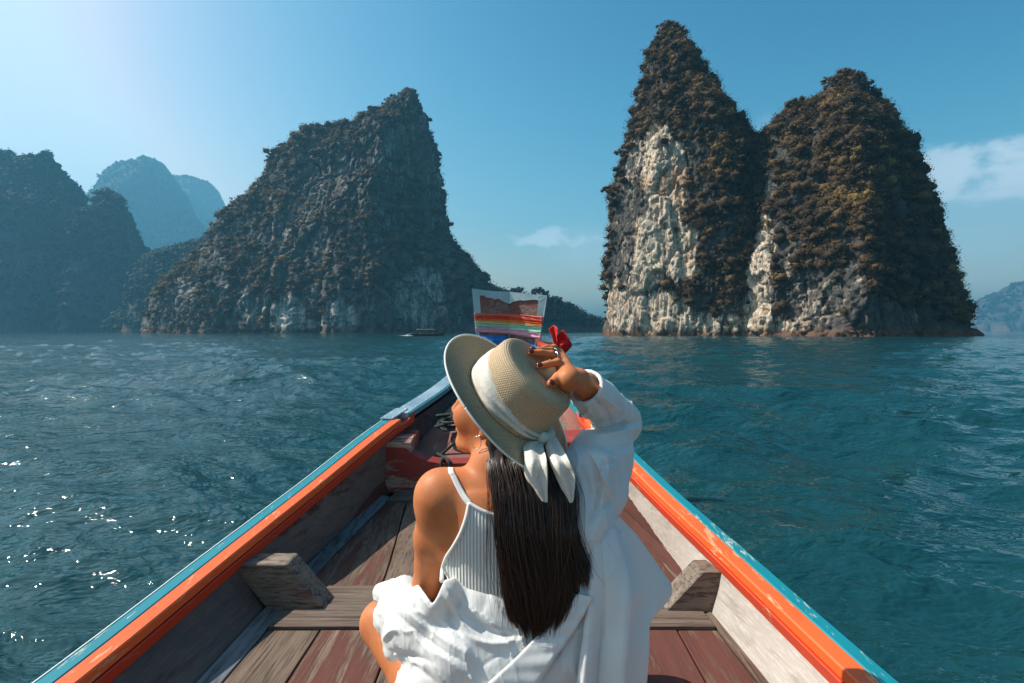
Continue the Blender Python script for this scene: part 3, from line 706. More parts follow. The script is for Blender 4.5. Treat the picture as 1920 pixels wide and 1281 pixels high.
def build_boat():
    for side, RT, BT in ((-1, RAIL_L, BASE_L), (1, RAIL_R, BASE_R)):
        def sec_band(ds, u0, u1, top0, top1, bot):
            out = []
            for d in ds:
                x, z = tab(RT, d); s = -side
                out.append([(x+s*u0, d, z+top0), (x+s*u1, d, z+top1), (x+s*u1, d, z+bot), (x+s*u0, d, z+bot)])
            return out
        dd = np.linspace(-2.6, 3.22, 60)
        w = 0.098
        loft_obj('teal_rail', sec_band(dd, 0.004, 0.046, 0, 0.0, -0.05), M_TEAL, boat, bev=0.003)
        if side < 0: loft_obj('white_edge', sec_band(dd, 0.0005, 0.0035, 0.0015, 0.0015, -0.03), M_WHITE_EDGE, boat)
        loft_obj('orange_rail', sec_band(dd[:59], 0.048, w, 0.002, 0.0, -0.032), M_ORANGE, boat, bev=0.004)
        out = []
        for d in np.linspace(-2.6, 3.30, 60):
            x, z = tab(RT, d); s = -side
            out.append([(x+s*0.050, d, z-0.034), (x+s*(w+0.004), d, z-0.034 if d < 3.24 else z-0.002), (x+s*(w-0.004), d, z-0.072), (x+s*0.05, d, z-0.072)])
        loft_obj('red_rail_side', out, M_ORED, boat, bev=0.003)
        # metal sheathing on the bow rails, with its screws and its flat joint piece
        dm = np.linspace(3.235, 4.47, 26)
        loft_obj('metal_sheath', sec_band(dm, -0.008, 0.088, 0.006, 0.004, -0.035), M_METAL, boat, bev=0.003)
        loft_obj('teal_bow_edge', sec_band(dm, 0.088, 0.098, 0.000, 0.000, -0.03), M_TEAL, boat)
        dj = np.linspace(3.10, 3.30, 5)
        loft_obj('joint_plate', sec_band(dj, -0.012, 0.060, 0.012, 0.010, 0.003), M_METAL, boat, bev=0.002)
        for d in np.linspace(3.13, 4.4, 17):
            for u in (0.006, 0.078):
                if u > 0.06 and d < 3.3: u = 0.05
                x, z = tab(RT, d)
                bm = bmesh.new(); bmesh.ops.create_uvsphere(bm, u_segments=8, v_segments=4, radius=0.0042)
                me = bpy.data.meshes.new('screw'); bm.to_mesh(me); bm.free(); me.materials.append(M_STEEL)
                o = bpy.data.objects.new('screw', me); COL.objects.link(o); o.location = (x-side*u, d, CAMZ+z+(0.012 if d < 3.3 else 0.006))
                o.scale = (1, 1, 0.5); o.parent = boat; o.matrix_parent_inverse = parent_world(boat).inverted()
        # inner wall: plank lengths meeting at the knees
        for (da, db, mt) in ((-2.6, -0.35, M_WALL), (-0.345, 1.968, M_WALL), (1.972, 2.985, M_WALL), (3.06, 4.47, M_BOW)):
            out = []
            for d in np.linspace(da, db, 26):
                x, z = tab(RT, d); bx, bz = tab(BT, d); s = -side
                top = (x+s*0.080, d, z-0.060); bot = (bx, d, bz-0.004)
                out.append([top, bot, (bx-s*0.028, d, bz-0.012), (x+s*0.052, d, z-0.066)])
            loft_obj('side_plank', out, (M_WALL_SHADED if mt is M_WALL else M_BOW_SHADED) if side < 0 else mt, boat, bev=0.002)
        # narrow stringer along the foot of the wall
        for (da, db) in ((-2.6, 2.93),):
            out = []
            for d in np.linspace(da, db, 22):
                bx, bz = tab(BT, d); s = -side; ww = 0.062 if side < 0 else 0.020
                out.append([(bx+s*0.001, d, bz+0.010), (bx+s*ww, d, bz+0.001), (bx+s*ww, d, bz-0.03), (bx+s*0.001, d, bz-0.03)])
            loft_obj('stringer', out, M_DECK if side > 0 else M_STRING, boat, bev=0.002)
        # outer hull strakes down to and under the water
        def hull_pt(d, k):
            x, z = tab(RT, d); cx_ = -0.03-0.02*max(0, 3-d)
            f = [1.0, 0.93, 0.80, 0.55, 0.0][k]; zz = [z-0.05, z*0.5-0.56, -1.12, -1.42, -1.52][k]
            if d > 3: 
                q = (d-3)/1.5; zz = zz*(1-q)+q*[z-0.05, z-0.30, z-0.60, z-0.85, z-0.95][k]
                f = f*(1-q)+q*[1.0, .7, .4, .15, .0][k]
            return np.array([cx_+(x+0.0-cx_)*f, d, zz])
        ds = np.linspace(-2.6, 4.48, 46)
        for k in range(4):
            out = []
            for d in ds:
                a = hull_pt(d, k); b = hull_pt(d, k+1); s = side
                i = np.array([-s*0.025, 0, 0.006])
                b2 = a+(b-a)*0.985
                out.append([tuple(a), tuple(b2), tuple(b2+i), tuple(a+i)])
            loft_obj('hull_strake', out, M_HULL, boat)
    # floor: lengthwise planks between cross boards
    def plank(xa, xb, d0, d1, mat, taper=None, z_up=0.0, name='deck_plank'):
        out = []
        for d in np.linspace(d0, d1, 8):
            z = tab(BASE_L, d)[1]+z_up
            l = max(xa(d), tab(BASE_L, d)[0]+0.064); r = min(xb(d), tab(BASE_R, d)[0]-0.022)
            if r-l < 0.012: r = l+0.012
            out.append([(l+0.003, d, z), (r-0.003, d, z), (r-0.003, d, z-0.024), (l+0.003, d, z-0.024)])
        return loft_obj(name, out, mat, boat, bev=0.0022)
    K = lambda v: (lambda d: v)
    XA = [-1.0, -.61, -.37, -.12, .13, .345, .525, .8]
    for i in range(7):
        plank(K(XA[i]), K(XA[i+1]), -2.6+0.01*i, 1.808, [M_DECK, M_DECK_RED, M_DECK, M_DECK_RED, M_DECK, M_DECK_RED, M_DECK_RED][i], z_up=0.001*(i % 3))
    SL = lambda a, b: (lambda d: a+(b-a)*(d-2.11)/0.78)
    XB = [(-1.1, -1.1), (-.485, -.535), (-.27, -.29), (-.02, -.03), (.22, .21), (.40, .37), (.9, .9)]
    for i in range(6):
        plank(SL(*XB[i]), SL(*XB[i+1]), 2.118, 2.872, [M_DECK_RED, M_DECK, M_DECK_RED, M_DECK, M_DECK_RED, M_DECK_RED][i], z_up=0.001*(i % 3))
    plank(K(-1.2), K(1.2), 1.814, 1.962, M_CROSS, z_up=0.010, name='cross_board')
    plank(K(-1.2), K(1.2), 1.967, 2.112, M_CROSS, z_up=0.007, name='cross_board')
    plank(K(-1.2), K(1.2), 2.878, 2.985, M_CROSS, z_up=0.006, name='cross_board')
    # knees
    def knee(front, dz, dthick, d0):
        # front: four px corners at distance d0 of the face towards the stern
        a = [((x-960)/F*d0, d0, -(y-HZ)/F*d0) for x, y in front]
        b = [(p[0]*1.0, p[1]+dthick, p[2]) for p in a]
        return loft_obj('knee_brace', [a, b], M_KNEE, boat, bev=0.004)
    knee([(430, 1058), (537, 1058), (613, 1147), (505, 1148)], 0, 0.10, 1.93)
    knee([(1317, 1073), (1406, 1071), (1342, 1149), (1243, 1151)], 0, 0.105, 1.915)
    # chipped red bulkhead with a scooped top
    dB = 3.0
    top = [(686, 839), (700, 838), (760, 839), (768, 846), (780, 854), (800, 863), (827, 868), (870, 867), (912, 866), (960, 866), (1010, 862), (1040, 856), (1055, 846), (1064, 839), (1125, 838), (1138, 839)]
    prof = [((x-960)/F*dB, -(y-HZ)/F*dB) for x, y in top]
    n = len(prof); secs = []
    zb = [(x, -.850) for x, _ in prof]
    bl, br = tab(BASE_L, dB)[0]-0.01, tab(BASE_R, dB)[0]+0.01
    zb = [(bl+(br-bl)*i/(n-1), -.850) for i in range(n)]
    out = []
    for (x, z), (xb_, z2) in zip(prof, zb):
        out.append([(x, dB-0.01, z), (x, dB+0.095, z+0.004), (xb_, dB+0.095, z2), (xb_, dB-0.01, z2)])
    loft_obj('bulkhead', out, M_RED, boat, bev=0.003, label='chipped dark red bulkhead board')
    for sx_, rt in ((-1, RAIL_L), (1, RAIL_R)):
        for k in range(2):
            out = []
            for u in (0.0, 1.0):
                x0 = (-0.735 if sx_ < 0 else 0.255)+u*0.205; x1 = x0
                z = -0.590+0.004*k
                yy = dB-0.005+k*0.125
                out.append([(x0, yy, z+0.006), (x0+0.02*k*(1-u), yy+0.118, z+0.006+0.02), (x0, yy+0.118, z-0.05), (x0, yy, z-0.05)])
            loft_obj('bulkhead_horn', out, M_RED, boat, bev=0.003)
    # floor of the bow, rising to the stem
    for i in range(5):
        out = []
        for d in np.linspace(3.10, 4.46, 12):
            xl, z = tab(BASE_L, d); xr, _ = tab(BASE_R, d); z = z+.075*min(1, (4.46-d)/.8); xl -= .03; xr += .03
            l = xl+(xr-xl)*i/5+0.002; r = xl+(xr-xl)*(i+1)/5-0.002
            out.append([(l, d, z), (r, d, z), (r, d, z-0.02), (l, d, z-0.02)])
        loft_obj('bow_plank', out, M_BOW, boat, bev=0.0015)
    # the prow: two upright boards meeting in a shallow fold, framed with sheet metal
    dP = 4.5
    def pp(x, y, d): return ((x-960)/F*d, d, -(y-HZ)/F*d)
    def board(pts, mat, name, th=0.045, lab=None):
        a = [pp(x, y, d) for x, y, d in pts]; b = [(p[0], p[1]+th, p[2]) for p in a]
        return loft_obj(name, [a, b], mat, boat, bev=0.0025, **({'label': lab} if lab else {}))
    E, C_ = 4.42, 4.52
    board([(892, 549, E), (954.5, 553, C_), (954.5, 700, C_), (906, 700, E)], M_BOW, 'prow_board')
    board([(955.5, 553, C_), (1019, 561, E), (1009, 700, E), (955.5, 700, C_)], M_BOW, 'prow_board')
    # torn metal frame, four pieces with a jagged lower edge
    ed, cd = E-0.008, C_-0.008
    def lerpd(x): return cd+(ed-cd)*min(1, abs(x-955)/64)
    def jag(top_pts, low_pts, name):
        a = [pp(x, y, lerpd(x)-0.001) for x, y in top_pts+low_pts[::-1]]; b = [(p[0], p[1]+0.004, p[2]) for p in a]
        return loft_obj(name, [a, b], M_METAL, boat, label=None) if False else loft_obj(name, [a, b], M_METAL, boat)
    jag([(885, 541), (905, 544), (930, 546.5), (954.6, 547)], [(899, 555), (906, 554), (912, 558), (922, 559), (927, 562), (934, 560), (944, 566), (954.6, 570)], 'metal_crest')
    jag([(955.2, 547), (980, 550), (1000, 552.5), (1026, 554)], [(955.2, 570), (962, 566), (975, 563), (981, 564), (992, 563), (1003, 562), (1008, 563), (1012, 564)], 'metal_crest')
    jag([(885, 541), (899, 549)], [(894, 655), (906, 655)], 'metal_side')
    jag([(1010, 556), (1026, 554)], [(1001, 660), (1010, 660)], 'metal_side')
build_boat_args = None
M_STRING = mat_wood('blue_grey_stringer', (0.10, 0.11, 0.12), (0.17, 0.18, 0.19), grain=(10, 0.8, 10))
build_boat()

# ------------------------------------------------------------------ ribbons, cloth and rope on the bow
def mat_cloth(name, col, rough=0.6, trans=0.25, fine=900, bumpd=0.0004, sheen=0.2):
    t = NT(name)
    n = t.noise(t.map((1, 1, 1)), 30, 4, 0.6)
    c = t.mix(t.mr(n, 0.3, 0.7), col, tuple(x*0.86 for x in col))
    t.p(Base_Color=c, Roughness=rough, Specular_IOR_Level=0.25)
    t.b.inputs['Sheen Weight'].default_value = sheen
    w = t.noise(t.map((fine, fine, fine)), 1.0, 2, 0.5)
    nrm = t.bump(w, 0.25, bumpd)
    if trans > 0:
        tr = t.N.new('ShaderNodeBsdfTranslucent'); t.set(tr.inputs['Color'], c); t.L.new(nrm, tr.inputs['Normal'])
        mx = t.N.new('ShaderNodeMixShader'); mx.inputs[0].default_value = trans
        t.L.new(t.b.outputs[0], mx.inputs[1]); t.L.new(tr.outputs[0], mx.inputs[2]); t.L.new(mx.outputs[0], t.out.inputs['Surface'])
    return t.m
def ribbon_wrap(name, y0, y1, col, seed, label, tuck=0.0):
    """a ribbon wound round the two prow boards; y0, y1: rows of its upper edge at left, fold, right and the same below"""
    m = mat_cloth('satin_'+name, col, 0.45, 0.12, 300, 0.0003)
    n, k = 150, 9; V = np.zeros((n, k, 3))
    r = np.random.default_rng(seed)
    for i in range(n):
        u = i/n*2           # 0..1 front, 1..2 back
        s = u if u < 1 else 2-u
        x = 889.5+(1019-889.5)*s; sgn = 1 if u < 1 else -1
        yt = np.interp(s, (0, .5, 1), y0); yb_ = np.interp(s, (0, .5, 1), y1)
        f = np.interp(s, (0, .5, 1), (4.42, 4.52, 4.42))
        for j in range(k):
            v = j/(k-1); y = yt+(yb_-yt)*v
            xx = np.interp(s, (0, 1), (889.5+(y-590)*0.10, 1019.5-(y-590)*0.10))
            p = pp3(xx, y, f-0.013 if sgn > 0 else f+0.055)
            wr = 0.006*math.sin(v*9+seed+2.5*math.sin(s*3+seed))+0.0025*math.sin(s*31+v*17+seed*2)
            ends = min(s, 1-s)*12
            p[1] -= sgn*(wr*min(1, ends)+0.004*math.sin(v*math.pi)+tuck)
            V[i, j] = p
    o = mesh_obj(name, V.reshape(-1, 3), grid_faces(n, k, wrap_u=True), m, label=label, cat='ribbon', group='ribbons wound round the prow')
    md = o.modifiers.new('thick', 'SOLIDIFY'); md.thickness = 0.0015; md.offset = 1
    return o
def pp3(x, y, d): return np.array([(x-960)/F*d, d, CAMZ-(y-HZ)/F*d])
ribbon_wrap('ribbon', (587.5, 588, 594), (594, 595.5, 602), (0.90, 0.17, 0.12), 1, 'coral red ribbon, topmost of the bands wound round the prow', 0.002)
ribbon_wrap('ribbon', (592, 594, 600.5), (598.5, 601, 608), (0.88, 0.09, 0.035), 2, 'vermilion ribbon just under the coral one on the prow', 0.0035)
ribbon_wrap('ribbon', (597, 600, 606.5), (602.5, 606, 612), (0.95, 0.33, 0.07), 3, 'orange ribbon band on the prow', 0.002)
ribbon_wrap('ribbon', (601.5, 604.5, 611), (606.5, 610, 615), (0.85, 0.70, 0.38), 4, 'cream yellow ribbon band on the prow', 0.004)
ribbon_wrap('ribbon', (605.5, 609, 614), (613.5, 617.5, 627), (0.42, 0.82, 0.64), 5, 'mint green ribbon band on the prow', 0.002)
ribbon_wrap('ribbon', (612.5, 616.5, 625.5), (622, 627.5, 637.5), (0.90, 0.42, 0.50), 6, 'pink ribbon, lowest of the bands wound round the prow', 0.004)

def sheet(name, ctrl, nu, nv, mat, thick=0.003, wr=0.0, seed=0, sc=8.0, parent=None, rim=0, subs=False, **kw):
    """a piece of cloth through a net of control points (rows x cols of px x, px y, distance)"""
    c = np.array(ctrl, float)
    W = np.stack([(c[..., 0]-960)/F*c[..., 2], c[..., 2], CAMZ-(c[..., 1]-HZ)/F*c[..., 2]], -1)
    R1 = np.stack([catmull(W[i], nv) for i in range(W.shape[0])], 0)
    G = np.stack([catmull(R1[:, j], nu) for j in range(nv)], 1)
    if wr > 0:
        du = np.gradient(G, axis=0); dv = np.gradient(G, axis=1); nn = np.cross(du, dv); nn /= np.linalg.norm(nn, axis=-1)[..., None]+1e-9
        G = G+nn*(wr*fbm(G*sc+seed, 3))[..., None]
    o = mesh_obj(name, G.reshape(-1, 3), grid_faces(nu, nv), mat, parent=parent, **kw)
    md = o.modifiers.new('thick', 'SOLIDIFY'); md.thickness = thick; md.offset = 0
    return o, G
M_BLUECLOTH = mat_cloth('bright_blue_cloth', (0.01, 0.20, 0.55), 0.5, 0.1)
M_REDCLOTH = mat_cloth('bright_red_cloth', (0.80, 0.022, 0.02), 0.5, 0.30)
M_ORCLOTH = mat_cloth('orange_red_cloth', (0.85, 0.10, 0.03), 0.5, 0.25)
# blue scarf knotted under the ribbons
sheet('blue_scarf', [[(897, 628, 4.40), (930, 630, 4.47), (955, 633, 4.49), (985, 640, 4.45), (1006, 648, 4.40)],
                     [(900, 640, 4.34), (930, 642, 4.40), (955, 645, 4.43), (985, 650, 4.38), (1008, 655, 4.36)],
                     [(906, 656, 4.38), (930, 655, 4.44), (955, 657, 4.47), (985, 660, 4.42), (1007, 662, 4.40)]], 26, 80, M_BLUECLOTH, 0.004, 0.022, 2, 16,
      label='bright blue scarf tied round the prow under the ribbons', cat='scarf')
sheet('red_orange_flag', [[(1006, 636, 4.40), (1022, 641, 4.42), (1038, 643, 4.40), (1056, 645, 4.38)],
                   [(1008, 650, 4.38), (1022, 653, 4.36), (1040, 662, 4.38), (1058, 663, 4.36)],
                   [(1010, 666, 4.40), (1022, 670, 4.42), (1040, 675, 4.40), (1056, 678, 4.38)]], 20, 40, M_ORCLOTH, 0.003, 0.01, 5, 12,
      label='orange red cloth strip stretched from the prow towards the red bow', cat='cloth')
bowr = empty('red_cloth_bow', pp3(1052, 668, 4.36), label='bright red cloth bow sticking up right of the prow', cat='bow')
sheet('bow_loop', [[(1029, 617, 4.35), (1038, 610, 4.37), (1046, 616, 4.33)], [(1035, 632, 4.33), (1040, 630, 4.36), (1044, 634, 4.32)], [(1041, 650, 4.34), (1045, 648, 4.35), (1048, 650, 4.33)], [(1050, 668, 4.35), (1052, 668, 4.36), (1054, 668, 4.34)]], 26, 12, M_REDCLOTH, 0.003, 0.008, 3, 25, parent=bowr)
sheet('bow_loop', [[(1043, 630, 4.36), (1050, 624, 4.33), (1056, 618, 4.35)], [(1043, 642, 4.32), (1053, 636, 4.37), (1066, 634, 4.32)], [(1046, 655, 4.34), (1055, 646, 4.31), (1072, 648, 4.35)], [(1051, 670, 4.35), (1054, 668, 4.35), (1058, 664, 4.35)]], 26, 16, M_REDCLOTH, 0.003, 0.010, 4, 25, parent=bowr)

def tube(name, pts, r, mat, parent=None, seg=10, n=None, wob=0, closed=False, radii=None, **kw):
    p = catmull(np.array(pts, float), n or len(pts)*8)
    tang = np.gradient(p, axis=0); tang /= np.linalg.norm(tang, axis=1)[:, None]+1e-9
    up = np.array([0.3, 0.2, 1.0]); V = []
    a = np.cross(tang[0], up); a /= np.linalg.norm(a)
    rr = np.interp(np.linspace(0, 1, len(p)), np.linspace(0, 1, len(radii)), radii) if radii is not None else np.full(len(p), r)
    for i in range(len(p)):
        a = a-tang[i]*np.dot(a, tang[i]); a /= np.linalg.norm(a)+1e-9; b = np.cross(tang[i], a)
        for k in range(seg):
            t = 2*math.pi*k/seg; V.append(p[i]+rr[i]*(math.cos(t)*a+math.sin(t)*b))
    n_ = len(p); Fc = [(i*seg+k, i*seg+(k+1) % seg, (i+1)*seg+(k+1) % seg, (i+1)*seg+k) for i in range(n_-1) for k in range(seg)]
    Fc += [tuple(range(seg))[::-1], tuple(range((n_-1)*seg, n_*seg))]
    return mesh_obj(name, V, Fc, mat, parent=parent, **kw)
tr_ = NT('dark_green_rope'); _w = tr_.wave(tr_.map((1, 1, 1)), 90, 3, 2, 'DIAGONAL')
tr_.p(Base_Color=tr_.mix(_w, (0.010, 0.020, 0.020), (0.04, 0.065, 0.065)), Roughness=0.85); tr_.bump(_w, 0.8, 0.003); M_ROPE = tr_.m
def rope_pts():
    r = random.Random(4); pts = []
    for k in range(46):
        a = k*0.95+r.uniform(-.3, .3); R1 = 0.12+r.uniform(-.05, .05)
        pts.append((-.335+R1*1.15*math.cos(a)+0.0035*k, 3.33+0.11*math.sin(a)+r.uniform(-.02, .02), CAMZ-.605+0.012+0.0022*k+r.uniform(0, .03)+0.05*math.cos(a*0.37+1)**2))
    return pts
tail_ = [tuple(pp3(835, 868, 3.06)), tuple(pp3(829, 862, 2.975)), tuple(pp3(827, 880, 2.965)), tuple(pp3(826, 905, 2.96)), tuple(pp3(829, 935, 2.94))]
rope = tube('mooring_rope', rope_pts()+[tuple(pp3(828, 852, 3.2)), tuple(pp3(832, 860, 3.10))]+tail_, 0.0085, M_ROPE, n=620, label='dark green rope coiled behind the chipped red bulkhead', cat='rope')
tube('loose_end', [tuple(pp3(818, 850, 3.2)), tuple(pp3(834, 858, 3.09)), tuple(pp3(841, 863, 2.975)), tuple(pp3(846, 880, 2.965)), tuple(pp3(851, 905, 2.96)), tuple(pp3(853, 930, 2.95))], 0.0085, M_ROPE, parent=rope, n=60)
# ------------------------------------------------------------------ signed-distance modelling
class Field:
    def __init__(self): self.ops = []
    def cap(self, a, b, ra, rb, k=0.02, sub=False):
        a = np.asarray(a, float); b = np.asarray(b, float); R_ = max(ra, rb)
        lo = np.minimum(a, b)-R_; hi = np.maximum(a, b)+R_
        ab = b-a; L2 = float(ab@ab)+1e-12
        def f(x, y, z):
            px, py, pz = x-a[0], y-a[1], z-a[2]
            t = np.clip((px*ab[0]+py*ab[1]+pz*ab[2])/L2, 0, 1)
            return np.sqrt((px-t*ab[0])**2+(py-t*ab[1])**2+(pz-t*ab[2])**2)-(ra+(rb-ra)*t)
        self.ops.append((f, lo, hi, k, sub)); return self
    def chain(self, pts, rs, k=0.02):
        for i in range(len(pts)-1): self.cap(pts[i], pts[i+1], rs[i], rs[i+1], k)
        return self
    def ell(self, c, r, axes=None, k=0.02, sub=False):
        c = np.asarray(c, float); r = np.asarray(r, float)
        A_ = np.eye(3) if axes is None else np.array(axes, float)
        ext = np.sqrt(((A_*r[:, None])**2).sum(0)); lo = c-ext; hi = c+ext
        def f(x, y, z):
            px, py, pz = x-c[0], y-c[1], z-c[2]
            u = (px*A_[0, 0]+py*A_[0, 1]+pz*A_[0, 2])/r[0]; v = (px*A_[1, 0]+py*A_[1, 1]+pz*A_[1, 2])/r[1]; w = (px*A_[2, 0]+py*A_[2, 1]+pz*A_[2, 2])/r[2]
            k0 = np.sqrt(u*u+v*v+w*w); k1 = np.sqrt((u/r[0])**2+(v/r[1])**2+(w/r[2])**2)
            return k0*(k0-1)/(k1+1e-6)
        self.ops.append((f, lo, hi, k, sub)); return self
    @staticmethod
    def comb(F_, v, k, sub):
        if sub: v = -v; h = np.clip(0.5-0.5*(v-F_)/k*-1-0.0, 0, 1)
        if sub:
            # smooth max
            h = np.clip(0.5+0.5*(v-F_)/k, 0, 1)
            return F_+(v-F_)*h+k*h*(1-h)
        h = np.clip(0.5+0.5*(F_-v)/k, 0, 1)
        return F_+(v-F_)*h-k*h*(1-h)
    def grid(self, xs, ys, zs, margin=0.03):
        F_ = np.full((len(xs), len(ys), len(zs)), 0.5, np.float32)
        for f, lo, hi, k, sub in self.ops:
            m = margin+k
            s = [slice(np.searchsorted(g, l-m), np.searchsorted(g, h+m)) for g, l, h in zip((xs, ys, zs), lo, hi)]
            X, Y, Z = xs[s[0]][:, None, None].astype(np.float32), ys[s[1]][None, :, None].astype(np.float32), zs[s[2]][None, None, :].astype(np.float32)
            if 0 in (X.size, Y.size, Z.size): continue
            F_[s[0], s[1], s[2]] = self.comb(F_[s[0], s[1], s[2]], f(X, Y, Z).astype(np.float32), k, sub)
        return F_
    def pts(self, p):
        p = np.asarray(p, float); F_ = np.full(p.shape[:-1], 0.5)
        for f, lo, hi, k, sub in self.ops: F_ = self.comb(F_, f(p[..., 0], p[..., 1], p[..., 2]), k, sub)
        return F_
    def hit(self, px, py, d0=0.8, d1=2.0, off=0.0):
        """first point of the surface met by the line of sight through pixel px, py"""
        d = d0
        for _ in range(90):
            p = pp3(px, py, d); s = float(self.pts(p[None])[0])-off
            if s < 0.0004: return p
            d += s*0.8
            if d > d1: return None
        return pp3(px, py, d)

def surface_nets(F_, xs, ys, zs):
    S = F_ < 0
    c = S[:-1, :-1, :-1].astype(np.int8)
    for dx, dy, dz in ((1, 0, 0), (0, 1, 0), (0, 0, 1), (1, 1, 0), (1, 0, 1), (0, 1, 1), (1, 1, 1)):
        c = c+S[dx:S.shape[0]-1+dx, dy:S.shape[1]-1+dy, dz:S.shape[2]-1+dz]
    act = np.argwhere((c > 0) & (c < 8))
    idx = np.full(c.shape, -1, np.int64); idx[act[:, 0], act[:, 1], act[:, 2]] = np.arange(len(act))
    acc = np.zeros((len(act), 3)); cnt = np.zeros(len(act))
    off = [(0, 0, 0), (1, 0, 0), (0, 1, 0), (1, 1, 0), (0, 0, 1), (1, 0, 1), (0, 1, 1), (1, 1, 1)]
    for a in range(8):
        for b in range(a+1, 8):
            if sum(abs(off[a][i]-off[b][i]) for i in range(3)) != 1: continue
            ia = act+off[a]; ib = act+off[b]
            fa = F_[ia[:, 0], ia[:, 1], ia[:, 2]].astype(float); fb = F_[ib[:, 0], ib[:, 1], ib[:, 2]].astype(float)
            m = (fa < 0) != (fb < 0)
            t = np.where(m, fa/(fa-fb+1e-12), 0)[:, None]
            pa = np.stack([xs[ia[:, 0]], ys[ia[:, 1]], zs[ia[:, 2]]], -1); pb = np.stack([xs[ib[:, 0]], ys[ib[:, 1]], zs[ib[:, 2]]], -1)
            acc += np.where(m[:, None], pa+(pb-pa)*t, 0); cnt += m
    V = acc/cnt[:, None]
    quads = []
    for ax in range(3):
        sl0 = [slice(None)]*3; sl1 = [slice(None)]*3; sl0[ax] = slice(0, -1); sl1[ax] = slice(1, None)
        A_, B_ = S[tuple(sl0)], S[tuple(sl1)]
        e = np.argwhere(A_ != B_)
        o1, o2 = [(1, 2), (2, 0), (0, 1)][ax]
        ok = (e[:, o1] > 0) & (e[:, o2] > 0) & (e[:, o1] < S.shape[o1]-1) & (e[:, o2] < S.shape[o2]-1); e = e[ok]
        fl = A_[e[:, 0], e[:, 1], e[:, 2]]
        def g(a, b):
            q = e.copy(); q[:, o1] -= a; q[:, o2] -= b; return idx[q[:, 0], q[:, 1], q[:, 2]]
        q = np.stack([g(1, 1), g(0, 1), g(0, 0), g(1, 0)], -1)
        q[~fl] = q[~fl][:, ::-1]
        quads.append(q)
    Q = np.concatenate(quads); Q = Q[(Q >= 0).all(1)]
    return V, Q.astype(np.int32)
def smooth_mesh(V, Q, it=1, lam=0.5):
    for _ in range(it):
        acc = np.zeros_like(V); cnt = np.zeros(len(V))
        for a, b in ((0, 1), (1, 2), (2, 3), (3, 0)):
            np.add.at(acc, Q[:, a], V[Q[:, b]]); np.add.at(acc, Q[:, b], V[Q[:, a]])
            cnt += np.bincount(Q[:, a], minlength=len(V))+np.bincount(Q[:, b], minlength=len(V))
        V = V+(acc/cnt[:, None]-V)*lam
    return V
def axis_steps(*segs):
    """(start, step, end, step, end ...)"""
    out = [segs[0]]; i = 1
    while i < len(segs):
        st, en = segs[i], segs[i+1]
        while out[-1] < en: out.append(out[-1]+st)
        i += 2
    return np.array(out)
W3 = pp3
def unit(v): v = np.asarray(v, float); return v/np.linalg.norm(v)

# ------------------------------------------------------------------ the hat's place, wanted by head and hand too
HAT_C = W3(954, 750, 1.185)
HAT_A = unit((0.655, -0.36, 0.665))
HAT_U = unit(np.cross(HAT_A, (0, 0, 1.0))); HAT_V = np.cross(HAT_A, HAT_U)
CROWN_H = 0.094
def on_top(px, py, off):
    """point over the hat's flat top, seen at a pixel"""
    r = W3(px, py, 1.0)-np.array([0, 0, CAMZ]); o = np.array([0, 0, CAMZ]); c = HAT_C+HAT_A*(CROWN_H+off)
    t = ((c-o)@HAT_A)/(r@HAT_A); return o+r*t

# ------------------------------------------------------------------ body
person = empty('person', (0.0, 1.2, CAMZ-0.95), label='long-haired woman in a white shirt off one shoulder, seated in the boat', cat='person')
HC = W3(938, 764, 1.205)                        # middle of the skull
f_ = unit((-0.88, 0.40, 0.20)); u_ = np.array((0.16, -0.12, 0.97)); u_ = unit(u_-f_*(u_@f_)); s_ = np.cross(u_, f_)   # s_ = her left
def H(f, u, s=0.0): return HC+f_*f+u_*u+s_*s
AX = (f_, u_, s_)
body = Field()
# torso
C7 = W3(934, 905, 1.135)
spine = [W3(940, 935, 1.165), W3(945, 1010, 1.165), W3(950, 1090, 1.17), W3(955, 1165, 1.18), W3(958, 1260, 1.20), W3(958, 1400, 1.22)]
torso = Field()
def tor(F__):
    F__.ell(spine[0]+[0, 0.0, -.01], (.135, .075, .075), k=.03)
    F__.ell(spine[1], (.128, .085, .115), k=.04)
    F__.ell(spine[2], (.112, .082, .11), k=.04)
    F__.ell(spine[3], (.118, .085, .11), k=.04)
    F__.ell(spine[4], (.150, .10, .13), k=.05)
    F__.ell(spine[5], (.175, .125, .10), k=.05)
    # shoulder blades
    F__.ell(W3(893, 985, 1.105), (.042, .016, .055), k=.03)
    F__.ell(W3(1000, 985, 1.115), (.042, .016, .055), k=.03)
tor(torso); tor(body)
SH_L = W3(826, 926, 1.145); EL_L = W3(806, 1096, 1.245); WR_L = W3(842, 1180, 1.46)
SH_R = W3(1092, 905, 1.18); EL_R = W3(1164, 790, 1.335); WR_R = W3(1084, 713, 1.172)
for sh, el, wr in ((SH_L, EL_L, WR_L), (SH_R, EL_R, WR_R)):
    body.cap(C7+[0, .035, -.015], sh+[0, 0, .004], .036, .040, .035)          # trapezius and collar line
    body.cap(C7+[0, .05, -.045], sh+[0, .005, -.02], .045, .046, .03)
    body.cap(sh, sh+(el-sh)*.45, .0430, .0415, .03)
    body.cap(sh+(el-sh)*.45, el, .0415, .0365, .02)
    body.cap(el, el+(wr-el)*.35, .031, .031, .02)
    body.cap(el+(wr-el)*.35, wr, .031, .0228, .02)
body.cap(W3(836, 968, 1.145), W3(850, 1030, 1.16), .032, .03, .03)   # armpit
